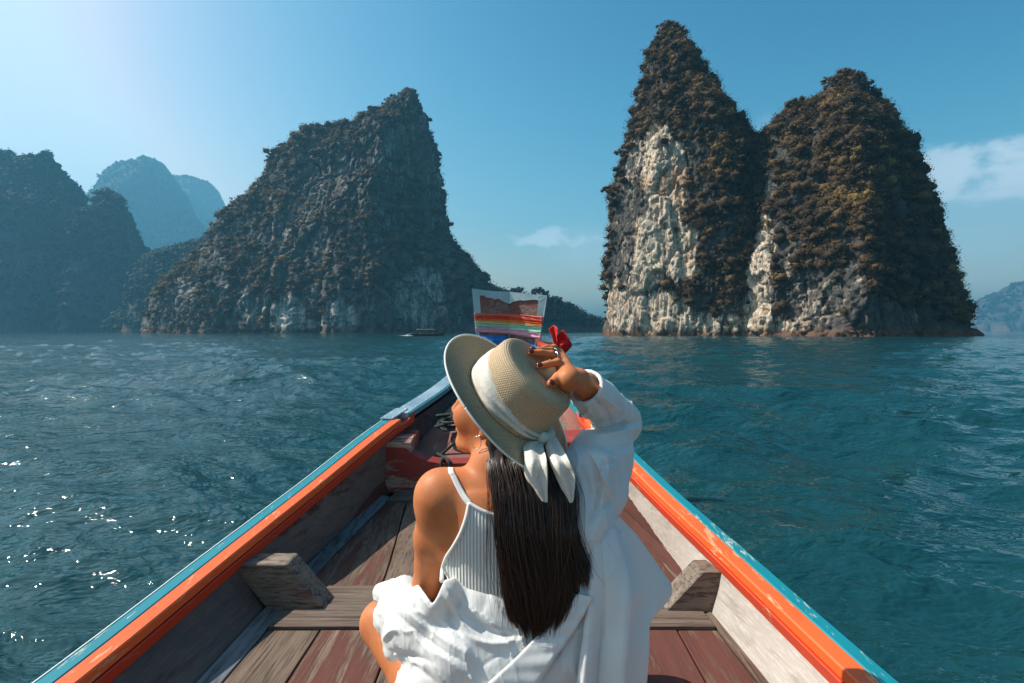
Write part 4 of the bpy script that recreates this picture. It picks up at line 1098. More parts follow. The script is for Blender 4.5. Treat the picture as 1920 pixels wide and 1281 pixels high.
# left hand resting on the knee side, hidden by the sleeve
body.ell(WR_L+[.02, .05, -.01], (.035, .045, .018), k=.02)
for i in range(4): body.chain([WR_L+[.0+.018*i-.005, .08, -.012], WR_L+[.0+.020*i-.005, .125, -.022], WR_L+[.022*i-.005, .145, -.045]], [.0095, .0085, .007], .005)
body.chain([WR_L+[.05, .03, -.01], WR_L+[.08, .06, -.02], WR_L+[.09, .09, -.03]], [.013, .010, .008], .006)
# neck
NB = H(-.030, -.085)
body.chain([C7+[.0, .045, -.03], C7+[-.002, .04, .03], NB, H(-.02, -.04)], [.062, .050, .050, .055], .025)
# head
body.ell(H(-.012, .018), (.096, .088, .074), AX, .02)
body.ell(H(.028, -.028), (.062, .075, .060), AX, .02)
body.cap(H(-.01, -.065, .040), H(.060, -.098, .012), .016, .014, .022)
body.cap(H(-.01, -.065, -.040), H(.060, -.098, -.012), .016, .014, .022)
body.ell(H(.070, -.096), (.019, .018, .022), AX, .016)                # chin
body.ell(H(.064, -.063), (.022, .025, .030), AX, .014)                # mouth mound
body.ell(H(.0865, -.0580), (.0095, .0058, .020), AX, .004)            # upper lip
body.ell(H(.0850, -.0705), (.0095, .0066, .017), AX, .004)            # lower lip
body.chain([H(.082, .012), H(.094, -.012), H(.106, -.031)], [.007, .008, .0085], .010)  # nose
body.ell(H(.096, -.036), (.014, .008, .015), AX, .007)
for sg in (1, -1):
    body.ell(H(.060, -.030, sg*.034), (.026, .026, .024), AX, .02)    # cheek
    body.cap(H(.078, .020, sg*.012), H(.062, .026, sg*.050), .010, .009, .012)  # brow
    body.ell(H(.074, .000, sg*.030), (.014, .010, .016), AX, .008, sub=True)
    body.ell(H(.062, .000, sg*.030), (.0145, .0115, .0145), AX, .004)          # eye
    body.ell(H(-.012, -.020, sg*.074), (.018, .030, .009), AX, .006)           # ear
    body.ell(H(-.008, -.016, sg*.082), (.009, .016, .006), AX, .004, sub=True)
    body.ell(H(-.004, -.046, sg*.073), (.008, .009, .006), AX, .005)
# legs, crossed in front of her, left knee raised outwards
HP_L = W3(905, 1400, 1.24); KN_L = W3(718, 1168, 1.46); AN_L = np.array([-.02, 1.62, CAMZ-.87])
HP_R = W3(1015, 1400, 1.24); KN_R = np.array([.30, 1.52, CAMZ-.82]); AN_R = np.array([.05, 1.58, CAMZ-.89])
for hp, kn, an in ((HP_L, KN_L, AN_L), (HP_R, KN_R, AN_R)):
    body.cap(hp, hp+(kn-hp)*.5, .088, .078, .04); body.cap(hp+(kn-hp)*.5, kn, .078, .056, .03)
    body.cap(kn, kn+(an-kn)*.35, .052, .050, .02); body.cap(kn+(an-kn)*.35, an, .050, .032, .02)
    ft = unit([np.sign(an[0]-kn[0])*.8, -.1, 0])
    body.cap(an+[0, 0, -.015], an+ft*.14+[0, 0, -.03], .03, .02, .02)
# right hand lying on the hat: back of the hand to us, fingers spread
PALM_A = on_top(1066, 712, .030); 
KN = {'index': (on_top(1057, 689, .022), .0090), 'middle': (on_top(1054, 678, .020), .0088), 'ring': (on_top(1051, 669, .016), .0082), 'little': (on_top(1050, 661, .012), .0072)}
TIP = {'index': (1012, 686), 'middle': (996, 661), 'ring': (999, 656), 'little': (1012, 653)}
HF = Field()
body.cap(WR_R, PALM_A, .0225, .0215, .012)
fing = {}
for n_, (kp, r_) in KN.items():
    body.cap(PALM_A, kp, .0175, r_*1.2, .010)
    tp = on_top(*TIP[n_], .0085)
    mid = kp+(tp-kp)*.46+HAT_A*(.010 if n_ != 'index' else .014); m2 = kp+(tp-kp)*.76+HAT_A*.006
    fing[n_] = (kp, mid, m2, tp)
    body.chain([kp, mid, m2, tp], [r_, r_*.88, r_*.82, r_*.72], .0035)
    body.ell(mid, (r_*.98,)*3, k=.004)
tb = [on_top(1068, 716, .022), on_top(1056, 704, .024), on_top(1046, 708, .018), on_top(1033, 719, .0095)]
body.chain(tb, [.015, .0115, .0100, .0085], .006); fing['thumb'] = tb

def mat_skin():
    t = NT('tanned_skin')
    n = t.noise(t.map((1, 1, 1)), 22, 5, 0.55); n2 = t.noise(t.map((1, 1, 1)), 260, 3, 0.5)
    n3 = t.noise(t.map((1, 1, 1)), 7, 4, 0.6); c = t.mix(t.mr(n, 0.3, 0.7), (0.48, 0.155, 0.056), (0.61, 0.225, 0.083)); c = t.mix(t.mr(n3, 0.35, 0.7, 0, 0.5), c, (0.44, 0.125, 0.045)); c = t.mix(t.mr(n2, 0.4, 0.75, 0, 0.25), c, (0.36, 0.10, 0.04))
    mo = t.vor(t.map((1, 1, 1), loc=(.02, .01, .03)), 13); c = t.mix(t.mr(mo, 0.018, 0.030, 0.55, 0), c, (0.16, 0.06, 0.035))
    lip = t.attr('lip'); c = t.mix(lip, c, (0.50, 0.13, 0.11))
    t.p(Base_Color=c, Roughness=t.mr(n2, 0.3, 0.7, 0.50, 0.62), Specular_IOR_Level=0.32)
    t.b.inputs['Subsurface Weight'].default_value = 0.25
    t.b.inputs['Subsurface Radius'].default_value = (0.012, 0.004, 0.002); t.b.inputs['Subsurface Scale'].default_value = 0.8
    t.bump(n2, 0.30, 0.0010)
    return t.m
SKIN = mat_skin()
def build_body():
    xs = axis_steps(-.47, .0042, -.30, .0032, .36); ys = axis_steps(1.0, .0030, 1.36, .006, 1.78)
    zs = axis_steps(CAMZ-1.0, .0055, CAMZ-.36, .0026, CAMZ-.015)
    F_ = body.grid(xs, ys, zs)
    X, Y, Z = xs[:, None, None]-HAT_C[0], ys[None, :, None]-HAT_C[1], zs[None, None, :]-HAT_C[2]
    hh = X*HAT_A[0]+Y*HAT_A[1]+Z*HAT_A[2]; rr = np.sqrt(np.maximum(X*X+Y*Y+Z*Z-hh*hh, 0))
    cap_ = np.maximum(rr-(.088-.1*np.maximum(hh, 0)), hh-.074); near = (hh > .0) & (hh < .087) & (rr < .115) & (np.abs(X*f_[0]+Y*f_[1]+Z*f_[2]) < 1)
    hand = np.zeros_like(near)
    F_ = np.where(near & (cap_ > F_), cap_, F_).astype(np.float32)
    V, Q = surface_nets(F_, xs, ys, zs); V = smooth_mesh(V, Q, 1, 0.35)
    lipd = np.minimum(np.linalg.norm((V-H(.088, -.0585))/np.array([1, 1, 1]), axis=1), np.linalg.norm(V-H(.087, -.0705), axis=1))
    return mesh_obj('body', V, Q, SKIN, parent=person, attrs={'lip': ('FLOAT', 1-smooth01(lipd, .009, .016))}, label='tanned skin, head turned to the left')
build_body()

# nails and rings
NAIL = NT('dark_red_nail').p(Base_Color=(0.10, 0.012, 0.018), Roughness=0.15).m
SILVER = NT('silver').p(Base_Color=(0.85, 0.80, 0.72), Metallic=1.0, Roughness=0.18).m
def small_ell(name, c, ax, r, mat, parent, seg=16):
    bm = bmesh.new(); bmesh.ops.create_uvsphere(bm, u_segments=seg, v_segments=seg//2, radius=1.0)
    A_ = np.array(ax)
    for v in bm.verts:
        q = np.array(v.co)*np.array(r); w = c+q[0]*A_[0]+q[1]*A_[1]+q[2]*A_[2]; v.co = w
    bmesh.ops.recalc_face_normals(bm, faces=bm.faces)
    me = bpy.data.meshes.new(name); bm.to_mesh(me); bm.free(); me.materials.append(mat)
    me.polygons.foreach_set('use_smooth', np.ones(len(me.polygons), dtype=bool))
    o = bpy.data.objects.new(name, me); COL.objects.link(o); o.parent = parent
    o.matrix_parent_inverse = parent_world(parent).inverted(); return o
for n_, ch in fing.items():
    dr = unit(ch[3]-ch[2]); up = unit(HAT_A-dr*(HAT_A@dr)); sd = np.cross(dr, up)
    r_ = {'index': .0072, 'middle': .0071, 'ring': .0066, 'little': .0059, 'thumb': .0085}[n_]
    c = ch[3]+up*(r_*.62)+dr*.001
    ax_up = unit(up+np.array([0, -.35, 0.1])); ax_up = unit(ax_up-dr*(ax_up@dr)); sd = np.cross(dr, ax_up)
    c = ch[3]+ax_up*(r_*.66)+dr*.0015
    small_ell('finger_nail', c, (dr, sd, ax_up), (.0068, r_*.80, r_*.42), NAIL, person)
for n_, t_ in (('middle', .42), ('ring', .40)):
    a, b = fing[n_][0], fing[n_][1]; c = a+(b-a)*.75; dr = unit(b-a); p1 = unit(np.cross(dr, HAT_A)); p2 = np.cross(dr, p1); rr = {'middle': .0094, 'ring': .0088}[n_]
    tube('finger_ring', [c+rr*(math.cos(q)*p1+math.sin(q)*p2) for q in np.linspace(0, 2*math.pi, 13)], .0011, SILVER, parent=person, n=40, seg=6)

# ------------------------------------------------------------------ ribbed tank top
M_RIB = NT('white_ribbed_knit')
_x = M_RIB.wave(M_RIB.map((1, 0.25, 0.0)), 48, 0.25, 1, 'X'); _f = M_RIB.noise(M_RIB.map((1, 1, 1)), 700, 2, .5)
M_RIB.p(Base_Color=M_RIB.mix(_x, (0.50, 0.49, 0.46), (0.80, 0.79, 0.76)), Roughness=0.85, Specular_IOR_Level=0.2)
M_RIB.bump(M_RIB.math('MULTIPLY_ADD', _f, 0.15, _x), 1.0, 0.0016); M_RIB = M_RIB.m
M_SHIRT = mat_cloth('white_cotton', (0.80, 0.80, 0.785), 0.62, 0.22, 1400, 0.0003, 0.15)
M_BIND = mat_cloth('white_binding', (0.80, 0.795, 0.77), 0.7, 0.05, 900, 0.0003, 0.1)
torso2 = Field(); tor(torso2)
torso2.cap(W3(836, 968, 1.145), W3(850, 1030, 1.16), .032, .03, .03)
def hitb(px, py, off): 
    p = torso2.hit(px, py, off=off)
    return p if p is not None else W3(px, py, 1.10)
arm_edge = [(880, 944), (874, 972), (864, 1000), (851, 1024), (838, 1044), (830, 1066), (828, 1090)]
neck_edge = [(880, 944), (905, 958), (935, 968), (965, 971), (995, 962), (1015, 946)]
def build_tank():
    xs = axis_steps(-.20, .003, .22); ys = axis_steps(1.0, .0035, 1.33); zs = axis_steps(CAMZ-.66, .0035, CAMZ-.26)
    F_ = torso2.grid(xs, ys, zs)-.0035
    X, Y, Z = np.meshgrid(xs, ys, zs, indexing='ij')
    px = 960+X/Y*F; py = HZ-(Z-CAMZ)/Y*F
    yc, xc = zip(*[(y, x) for x, y in arm_edge]); left = np.interp(py, yc, xc); left = np.where(py > 1080, left-(py-1080)*3, left)
    left = np.where(Y > 1.17, left-(Y-1.17)*1200, left)
    nx_, ny_ = zip(*neck_edge); top = np.interp(px, nx_, ny_)
    cut = np.maximum((left-px), (top-py)*.8)/F*Y
    rc = (px-np.interp(py, [946, 1000, 1060], [1015, 1035, 1060]))/F*Y
    cut = np.maximum(cut, rc)
    F2 = np.maximum(F_, cut)
    V, Q = surface_nets(F2.astype(np.float32), xs, ys, zs)
    V = smooth_mesh(V, Q, 1, 0.4)
    tank = mesh_obj('tank_top', V, Q, M_RIB, parent=person, label='white ribbed tank top')
    tube('armhole_binding', [hitb(x, y, .0035) for x, y in arm_edge], .0042, M_BIND, parent=tank, n=60, seg=8)
    tube('neckline_binding', [hitb(x, y, .0035) for x, y in neck_edge], .0038, M_BIND, parent=tank, n=60, seg=8)
    # strap: a flat band over the shoulder
    st_px = [(880, 944), (869, 930), (858, 910), (850, 893), (846, 886)]
    P_ = []
    for x, y in st_px:
        q = body.hit(x, y, off=.0015); P_.append(q if q is not None else W3(x, y, 1.12))
    last = P_[-1]; P_ += [last+np.array([-.004, .03, .001]), last+np.array([-.006, .06, -.02]), last+np.array([-.002, .085, -.06])]
    c = catmull(np.array(P_), 50); V = []
    for i, p in enumerate(c):
        t = unit(c[min(i+1, 49)]-c[max(i-1, 0)])
        e = 1e-3; g = np.array([body.pts((p+e*ax_)[None])[0]-body.pts((p-e*ax_)[None])[0] for ax_ in np.eye(3)]); g = unit(g)
        s = unit(np.cross(t, g)); w = .0056
        for q in (-w, -w*.4, w*.4, w): V.append(p+s*q+g*.001)
    o = mesh_obj('strap', V, grid_faces(50, 4), M_BIND, parent=tank); md = o.modifiers.new('thick', 'SOLIDIFY'); md.thickness = .0024; md.offset = 0
build_tank()
# ------------------------------------------------------------------ straw hat
def hat_pt(th, r, h): return HAT_C+(HAT_U*math.cos(th)+HAT_V*math.sin(th))*r+HAT_A*h
def pix(p): return 960+p[0]/p[1]*F, HZ-(p[2]-CAMZ)/p[1]*F
def th_at(px, py, r, h):
    best = min(np.linspace(0, 2*math.pi, 721), key=lambda t: (pix(hat_pt(t, r, h))[0]-px)**2+(pix(hat_pt(t, r, h))[1]-py)**2)
    return best
TH_KNOT = th_at(1021, 818, .106, .014)
TH_LEFT = th_at(842, 650, .18, 0)
def mat_straw():
    t = NT('woven_straw')
    v = t.attr('weave', 'Vector'); xyz = t.sep(v)
    rowid = t.math('FLOOR', xyz[1])
    a = t.math('MULTIPLY_ADD', xyz[0], 1.0, t.math('MULTIPLY', rowid, 0.5))
    tri = t.math('ABSOLUTE', t.math('SUBTRACT', t.math('FRACT', a), 0.5))
    fr = t.math('FRACT', xyz[1])
    braid = t.math('MULTIPLY_ADD', t.math('ABSOLUTE', t.math('SUBTRACT', fr, 0.5)), -1.0, t.math('MULTIPLY', tri, 0.9))
    n = t.noise(t.map((1, 1, 1)), 60, 4, 0.6); n2 = t.noise(t.map((1, 1, 1)), 420, 3, 0.6)
    c = t.mix(t.mr(n2, 0.35, 0.65), (0.56, 0.385, 0.225), (0.80, 0.62, 0.41))
    c = t.mix(t.mr(n, 0.35, 0.7, 0, 0.5), c, (0.55, 0.43, 0.30))
    groove = t.mr(t.math('ABSOLUTE', t.math('SUBTRACT', fr, 0.5)), 0.36, 0.5, 0, 1); c = t.mix(t.math('MULTIPLY', groove, 0.75), c, (0.15, 0.095, 0.05))
    c = t.mix(t.mr(tri, 0.0, 0.12, 0.35, 0), c, (0.20, 0.13, 0.07))
    t.p(Base_Color=c, Roughness=0.72, Specular_IOR_Level=0.3)
    t.bump(t.math('MULTIPLY_ADD', n2, 0.25, braid), 0.9, 0.0018)
    tr = t.N.new('ShaderNodeBsdfTranslucent'); t.set(tr.inputs['Color'], c); mx = t.N.new('ShaderNodeMixShader'); mx.inputs[0].default_value = 0.20
    t.L.new(t.b.outputs[0], mx.inputs[1]); t.L.new(tr.outputs[0], mx.inputs[2]); t.L.new(mx.outputs[0], t.out.inputs['Surface'])
    return t.m
STRAW = mat_straw()
hat = empty('straw_hat', HAT_C, label='straw boater hat with a cream band tied in a bow, on the woman\'s tilted head', cat='hat')
def lathe(name, prof, rows, mat, nseg=360, warp=None, parent=hat, close=False, **kw):
    """prof: function s in 0..1 -> (r, h); rows: how many straw rows"""
    k = rows*7+1; nseg += 1; V = np.zeros((nseg, k, 3)); Wv = np.zeros((nseg, k, 3))
    for i in range(nseg):
        th = 2*math.pi*i/(nseg-1)
        for j in range(k):
            s = j/(k-1); r, h = prof(s); r2, h2 = prof(min(1, s+1e-3)); r1, h1 = prof(max(0, s-1e-3))
            t = np.array([r2-r1, h2-h1]); t /= np.linalg.norm(t)+1e-9; nx, nh = -t[1], t[0]
            q = (s*rows) % 1.0; rd = 0.0019*math.sin(math.pi*q)**0.6
            rr, hh = r+nx*rd, h+nh*rd
            if warp: hh += warp(th, r)
            V[i, j] = hat_pt(th, rr, hh); Wv[i, j] = (th/(2*math.pi)*124, s*rows, 0)
    return mesh_obj(name, V.reshape(-1, 3), grid_faces(nseg, k), mat, parent=parent, attrs={'weave': ('FLOAT_VECTOR', Wv.reshape(-1, 3))}, **kw)
R_B, R_T = .101, .0925
def brim_warp(th, r):
    q = (r-R_B)/(.170-R_B); q = max(0, q)
    return q*(0.008*math.cos(th-TH_LEFT)+0.003*math.sin(3*th+1.0)*q-0.002*math.cos(th-TH_KNOT)*q)
def brim_prof(s): return (R_B-.002)+(.170-R_B+.002)*s, -0.004*math.sin(s*math.pi)
br = lathe('brim', lambda s: brim_prof(1-s), 18, STRAW, warp=brim_warp)
md = br.modifiers.new('thick', 'SOLIDIFY'); md.thickness = .0016; md.offset = -1
def crown_prof(s):
    # from the base up the wall, round the edge, to the middle of the top
    L1, L2, L3 = .086, .020, .076; q = s*(L1+L2+L3)
    if q < L1: 
        u = q/L1; return R_B+(R_T-R_B)*u, CROWN_H*.86*u
    if q < L1+L2:
        a = (q-L1)/L2*math.pi/2; return R_T-.013+.013*math.cos(a), CROWN_H*.86+.0135*math.sin(a)
    u = (q-L1-L2)/L3; r = (R_T-.013)*(1-u); return max(.0005, r), CROWN_H*.86+.0135-.003*math.sin(min(1, u*1.3)*math.pi/2)
cr = lathe('crown', lambda s: crown_prof(1-s) , 40, STRAW)
tube('edge_cord', [hat_pt(t, .1712, brim_warp(t, .170)) for t in np.linspace(0, 2*math.pi, 60)], .0021, mat_cloth('white_cord', (.74, .72, .66), .7, 0, 600), parent=hat, n=360, seg=8)
# crepe band, gathered towards the knot
def mat_crepe():
    t = NT('cream_crepe')
    n = t.noise(t.map((1, 1, 1)), 170, 4, 0.6, 1.2); n2 = t.noise(t.map((1, 1, 1)), 20, 3, .5)
    c = t.mix(t.mr(n, 0.3, 0.7), (0.66, 0.62, 0.54), (0.80, 0.77, 0.70))
    t.p(Base_Color=c, Roughness=0.8, Specular_IOR_Level=0.2); nr_ = t.bump(n, 0.8, 0.0016)
    tr = t.N.new('ShaderNodeBsdfTranslucent'); t.set(tr.inputs['Color'], c); mx = t.N.new('ShaderNodeMixShader'); mx.inputs[0].default_value = 0.15
    t.L.new(t.b.outputs[0], mx.inputs[1]); t.L.new(tr.outputs[0], mx.inputs[2]); t.L.new(mx.outputs[0], t.out.inputs['Surface'])
    return t.m
CREPE = mat_crepe()
def build_band():
    n, k = 300, 18; V = np.zeros((n, k, 3))
    for i in range(n):
        th = TH_KNOT+2*math.pi*i/n
        away = 0.5-0.5*math.cos(th-TH_KNOT)
        w = .016+.038*away**0.8; lo = .0015+.004*(1-away)
        for j in range(k):
            v = j/(k-1); h = lo+w*v
            r = R_B+(R_T-R_B)*h/(CROWN_H*.86)+.0022
            g = (1-away)**2
            r += 0.0022*math.sin(v*math.pi)+(0.0012+0.003*g)*math.sin(v*14+3*math.sin((th-TH_KNOT)*2))*(0.25+g)
            r += 0.0012*math.sin(7*th+5*v)
            if j in (0, k-1): r = R_B+(R_T-R_B)*h/(CROWN_H*.86)+.0006
            V[i, j] = hat_pt(th, r, h)
    return mesh_obj('hat_band', V.reshape(-1, 3), grid_faces(n, k, wrap_u=True), CREPE, parent=hat)
band = build_band()
dK = hat_pt(TH_KNOT, .110, .014)[1]
kn_px = pix(hat_pt(TH_KNOT, .110, .014))
bow = mesh_obj('bow', *(lambda V, Q: (V, Q))(*surface_nets((lambda f, g: f.grid(*g))(Field().ell(hat_pt(TH_KNOT, .112, .014), (.013, .010, .011), k=.008).cap(hat_pt(TH_KNOT, .110, .014), hat_pt(TH_KNOT+.16, .108, .018), .009, .012, .01).cap(hat_pt(TH_KNOT, .110, .014), hat_pt(TH_KNOT-.16, .108, .018), .009, .012, .01),
    [np.arange(hat_pt(TH_KNOT, .11, .014)[i]-.05, hat_pt(TH_KNOT, .11, .014)[i]+.05, .0016) for i in range(3)]), *[np.arange(hat_pt(TH_KNOT, .11, .014)[i]-.05, hat_pt(TH_KNOT, .11, .014)[i]+.05, .0016) for i in range(3)])), CREPE, parent=hat)
x0, y0 = kn_px; a_ = dK-.004
x0, y0 = kn_px
sheet('bow_tail', [[(x0-9, y0-1, a_), (x0-5, y0, a_-.008), (x0-1, y0+2, a_-.008), (x0+2, y0+4, a_-.004)],
                   [(x0-20, y0+4, a_-.002), (x0-12, y0+5, a_-.014), (x0-5, y0+6, a_-.010), (x0+2, y0+8, a_-.006)],
                   [(982, 830, a_-.022), (996, 832, a_-.036), (1008, 834, a_-.020), (1019, 836, a_-.024)],
                   [(984, 862, 1.062), (998, 864, 1.044), (1013, 864, 1.058), (1025, 862, 1.046)],
                   [(985, 892, 1.052), (999, 896, 1.038), (1013, 898, 1.048), (1027, 896, 1.038)],
                   [(1002, 918, 1.048), (1010, 920, 1.038), (1018, 921, 1.044), (1026.5, 920, 1.037)],
                   [(1017, 940, 1.045), (1020, 941, 1.041), (1022.5, 942, 1.042), (1025.5, 942, 1.038)]], 90, 40, CREPE, .0020, .0022, 3, 30, parent=bow)
sheet('bow_tail', [[(x0-1, y0+3, a_-.004), (x0+3, y0+1, a_-.010), (x0+7, y0-1, a_-.006), (x0+10, y0-4, a_)],
                   [(x0+1, y0+9, a_-.008), (x0+7, y0+6, a_-.016), (x0+13, y0+3, a_-.010), (x0+20, y0-1, a_-.004)],
                   [(1024, 842, a_-.028), (1033, 838, a_-.040), (1042, 834, a_-.026), (1049, 829, a_-.020)],
                   [(1033, 872, 1.058), (1044, 868, 1.044), (1056, 864, 1.056), (1065, 860, 1.048)],
                   [(1045, 900, 1.052), (1056, 896, 1.040), (1067, 892, 1.052), (1077, 888, 1.044)],
                   [(1058, 924, 1.048), (1064, 921, 1.040), (1071, 918, 1.048), (1077, 914, 1.043)],
                   [(1069, 943, 1.045), (1071, 942.5, 1.042), (1073, 942, 1.043), (1075, 940, 1.043)]], 90, 40, CREPE, .0020, .0022, 8, 30, parent=bow)
for q in range(9):
    a = q*2.4; r_ = .0026*math.sqrt(q)
    small_ell('brooch_stone', hat_pt(TH_KNOT, .122, .014)+np.array([r_*math.cos(a)*1.0, -.002, r_*1.5*math.sin(a)]), np.eye(3), (.0022, .0022, .0022), SILVER, bow, seg=8)
# drop earring
tube('earring', [H(.002+.010*math.sin(q), -.060+.013*math.cos(q), .081) for q in np.linspace(0, 2*math.pi, 17)], .0008, SILVER, parent=person, n=50, seg=6)
small_ell('earring_stud', H(-.002, -.046, .079), np.eye(3), (.003, .003, .003), SILVER, person, seg=8)
# ------------------------------------------------------------------ hair
def mat_hair():
    t = NT('dark_brown_hair')
    tn = t.attr('tint')
    c = t.mix(tn, (0.0075, 0.005, 0.004), (0.070, 0.032, 0.021))
    t.p(Base_Color=c, Roughness=0.36, Specular_IOR_Level=0.55)
    return t.m
HAIR = mat_hair()
def build_hair():
    rng = np.random.default_rng(77)
    # rows down the hair: (row y, left x, right x, distance, thickness)
    rows = [(790, 922, 1010, 1.190, .05), (840, 912, 1026, 1.150, .05), (880, 916, 1062, 1.105, .05), (930, 926, 1078, 1.078, .045), (1000, 934, 1080, 1.062, .042), (1060, 941, 1088, 1.056, .040), (1110, 950, 1094, 1.052, .036), (1150, 958, 1086, 1.050, .030), (1190, 975, 1062, 1.050, .022)]
    R_ = np.array(rows, float)
    f = Field()
    # the mass underneath
    for i in range(len(rows)-3):
        for u in (0.12, 0.34, 0.56, 0.78, 0.9) if i > 1 else (0.2, 0.45, 0.7):
            a = rows[i]; b = rows[i+1]
            th = .018 if i < 5 else .011
            pa = W3(a[1]+(a[2]-a[1])*u, a[0], a[3]+.024-.010*math.sin(u*math.pi)); pb = W3(b[1]+(b[2]-b[1])*u, b[0] if i < len(rows)-2 else 1152, b[3]+.024-.010*math.sin(u*math.pi))
            f.cap(pa, pb, th, th*(.9 if i < 6 else .6), .02)
    f.ell(H(-.012, .018), (.1005, .092, .079), AX, .01)
    f.cap(H(-.03, -.02, .055), H(-.045, -.085, .050), .030, .028, .02)
    f.cap(H(-.05, -.02, 0), H(-.07, -.10, 0), .055, .045, .03)
    # keep the face free
    f.ell(H(.075, -.02), (.062, .085, .11), AX, .01, sub=True)
    xs = np.arange(-.12, .17, .0035); ys = np.arange(1.0, 1.34, .0035); zs = np.arange(CAMZ-.60, CAMZ-.03, .0035)
    G = f.grid(xs, ys, zs)
    X, Y, Z = np.meshgrid(xs, ys, zs, indexing='ij')
    hX, hY, hZ = X-HAT_C[0], Y-HAT_C[1], Z-HAT_C[2]; hh = hX*HAT_A[0]+hY*HAT_A[1]+hZ*HAT_A[2]; rr = np.sqrt(np.maximum(hX**2+hY**2+hZ**2-hh**2, 0))
    G = np.where(hh > -.004, np.maximum(G, np.maximum(rr-(.092-.1*np.maximum(hh, 0)), hh-.076)), G)
    G = G+0.0035*np.sin(X*260+3*np.sin(Z*14))*0.6
    V, Q = surface_nets(G.astype(np.float32), xs, ys, zs)
    me = mesh_obj('hair', V, Q, HAIR, parent=person, attrs={'tint': ('FLOAT', np.full(len(V), .05))}, label='long straight dark brown hair hanging down her back')
    # locks and strands
    N = 5200; seg = 26
    Vs, Fs, Ts = [], [], []
    NL = 130; lock = rng.random(NL); lock_end = rng.normal(0, 1, NL); lock_off = rng.normal(0, 1, (NL, 3))
    for s in range(N):
        L_ = rng.integers(0, NL); u = np.clip(lock[L_]+rng.normal(0, .026), 0, 1)
        if s % 26 == 0: u = rng.random()
        stray = rng.random() < 0.075
        w = rng.random()**1.5            # 0 surface nearest us, 1 deep
        end = 1130+54*math.sin(min(1, max(0, .92*u+.06))*math.pi)**0.55+24*lock_end[L_]+rng.normal(0, 11)-60*rng.random()**2.5
        if u > .86: end = 1062+48*rng.random()
        if u < .05: end = 1150+30*rng.random()
        y0 = 796+rng.random()*14
        ys_ = np.linspace(y0, end, seg)
        xl = np.interp(ys_, R_[:, 0], R_[:, 1]); xr = np.interp(ys_, R_[:, 0], R_[:, 2]); dd = np.interp(ys_, R_[:, 0], R_[:, 3])
        t = np.linspace(0, 1, seg)
        # locks draw together towards their ends
        uu = u+(lock[L_]-u)*0.9*t**2
        bulge = .012*(1-np.abs(2*uu-1)**2.5)
        x = xl+(xr-xl)*uu+lock_off[L_, 0]*6.5*t**1.6+1.6*np.sin(t*5+L_)*t+(rng.normal(0, 2.2)*t**2)
        x = x+6.5*np.sin(t*5.0+1.3*lock[L_]*6)*t**1.2*(1 if L_ % 3 else .3)+2.0*np.sin(t*11+L_*2.1)*t
        if u > .80: x += (u-.80)*210*np.clip(t-.55, 0, 1)**1.3*(1 if rng.random() < .7 else .3)
        d = dd+.004+w*.016-bulge+lock_off[L_, 1]*.0022*t
        if stray:
            x += rng.normal(0, 24)*np.sin(t*math.pi*rng.uniform(.6, 1.4)+rng.random())*t; d -= .008*rng.random()
        p = np.stack([(x-960)/F*d, d, CAMZ-(ys_-HZ)/F*d], -1)
        sd = f.pts(p); p[:, 1] += np.minimum(0, (sd-.0012)*1.15)
        r = (0.00085 if not stray else .00065)*(1.0-0.85*t**3)
        tg = np.gradient(p, axis=0); tg /= np.linalg.norm(tg, axis=1)[:, None]
        a = np.cross(tg, [0, 1, 0.2]); a /= np.linalg.norm(a, axis=1)[:, None]; b = np.cross(tg, a)
        ring = [p+r[:, None]*a, p+r[:, None]*(-.5*a+.87*b), p+r[:, None]*(-.5*a-.87*b)]
        Vs.append(np.stack(ring, 1).reshape(-1, 3))
        tint = np.clip(.06+.12*lock_off[L_, 2]+rng.normal(0, .10)+(.50 if (u < .06 or stray) else 0)+.25*(t.mean() if u < .12 else 0), 0, 1)
        tv = tint+0.12*t**3
        Ts.append(np.repeat(np.clip(tv, 0, 1), 3))
    base = []
    for i in range(seg-1):
        for k in range(3): base.append((i*3+k, i*3+(k+1) % 3, (i+1)*3+(k+1) % 3, (i+1)*3+k))
    base = np.array(base, np.int32)
    Fc = (base[None]+(np.arange(N)*seg*3)[:, None, None]).reshape(-1, 4).astype(np.int32)
    mesh_obj('hair_strands', np.concatenate(Vs), Fc, HAIR, parent=me, attrs={'tint': ('FLOAT', np.concatenate(Ts))}, kind='stuff')
build_hair()
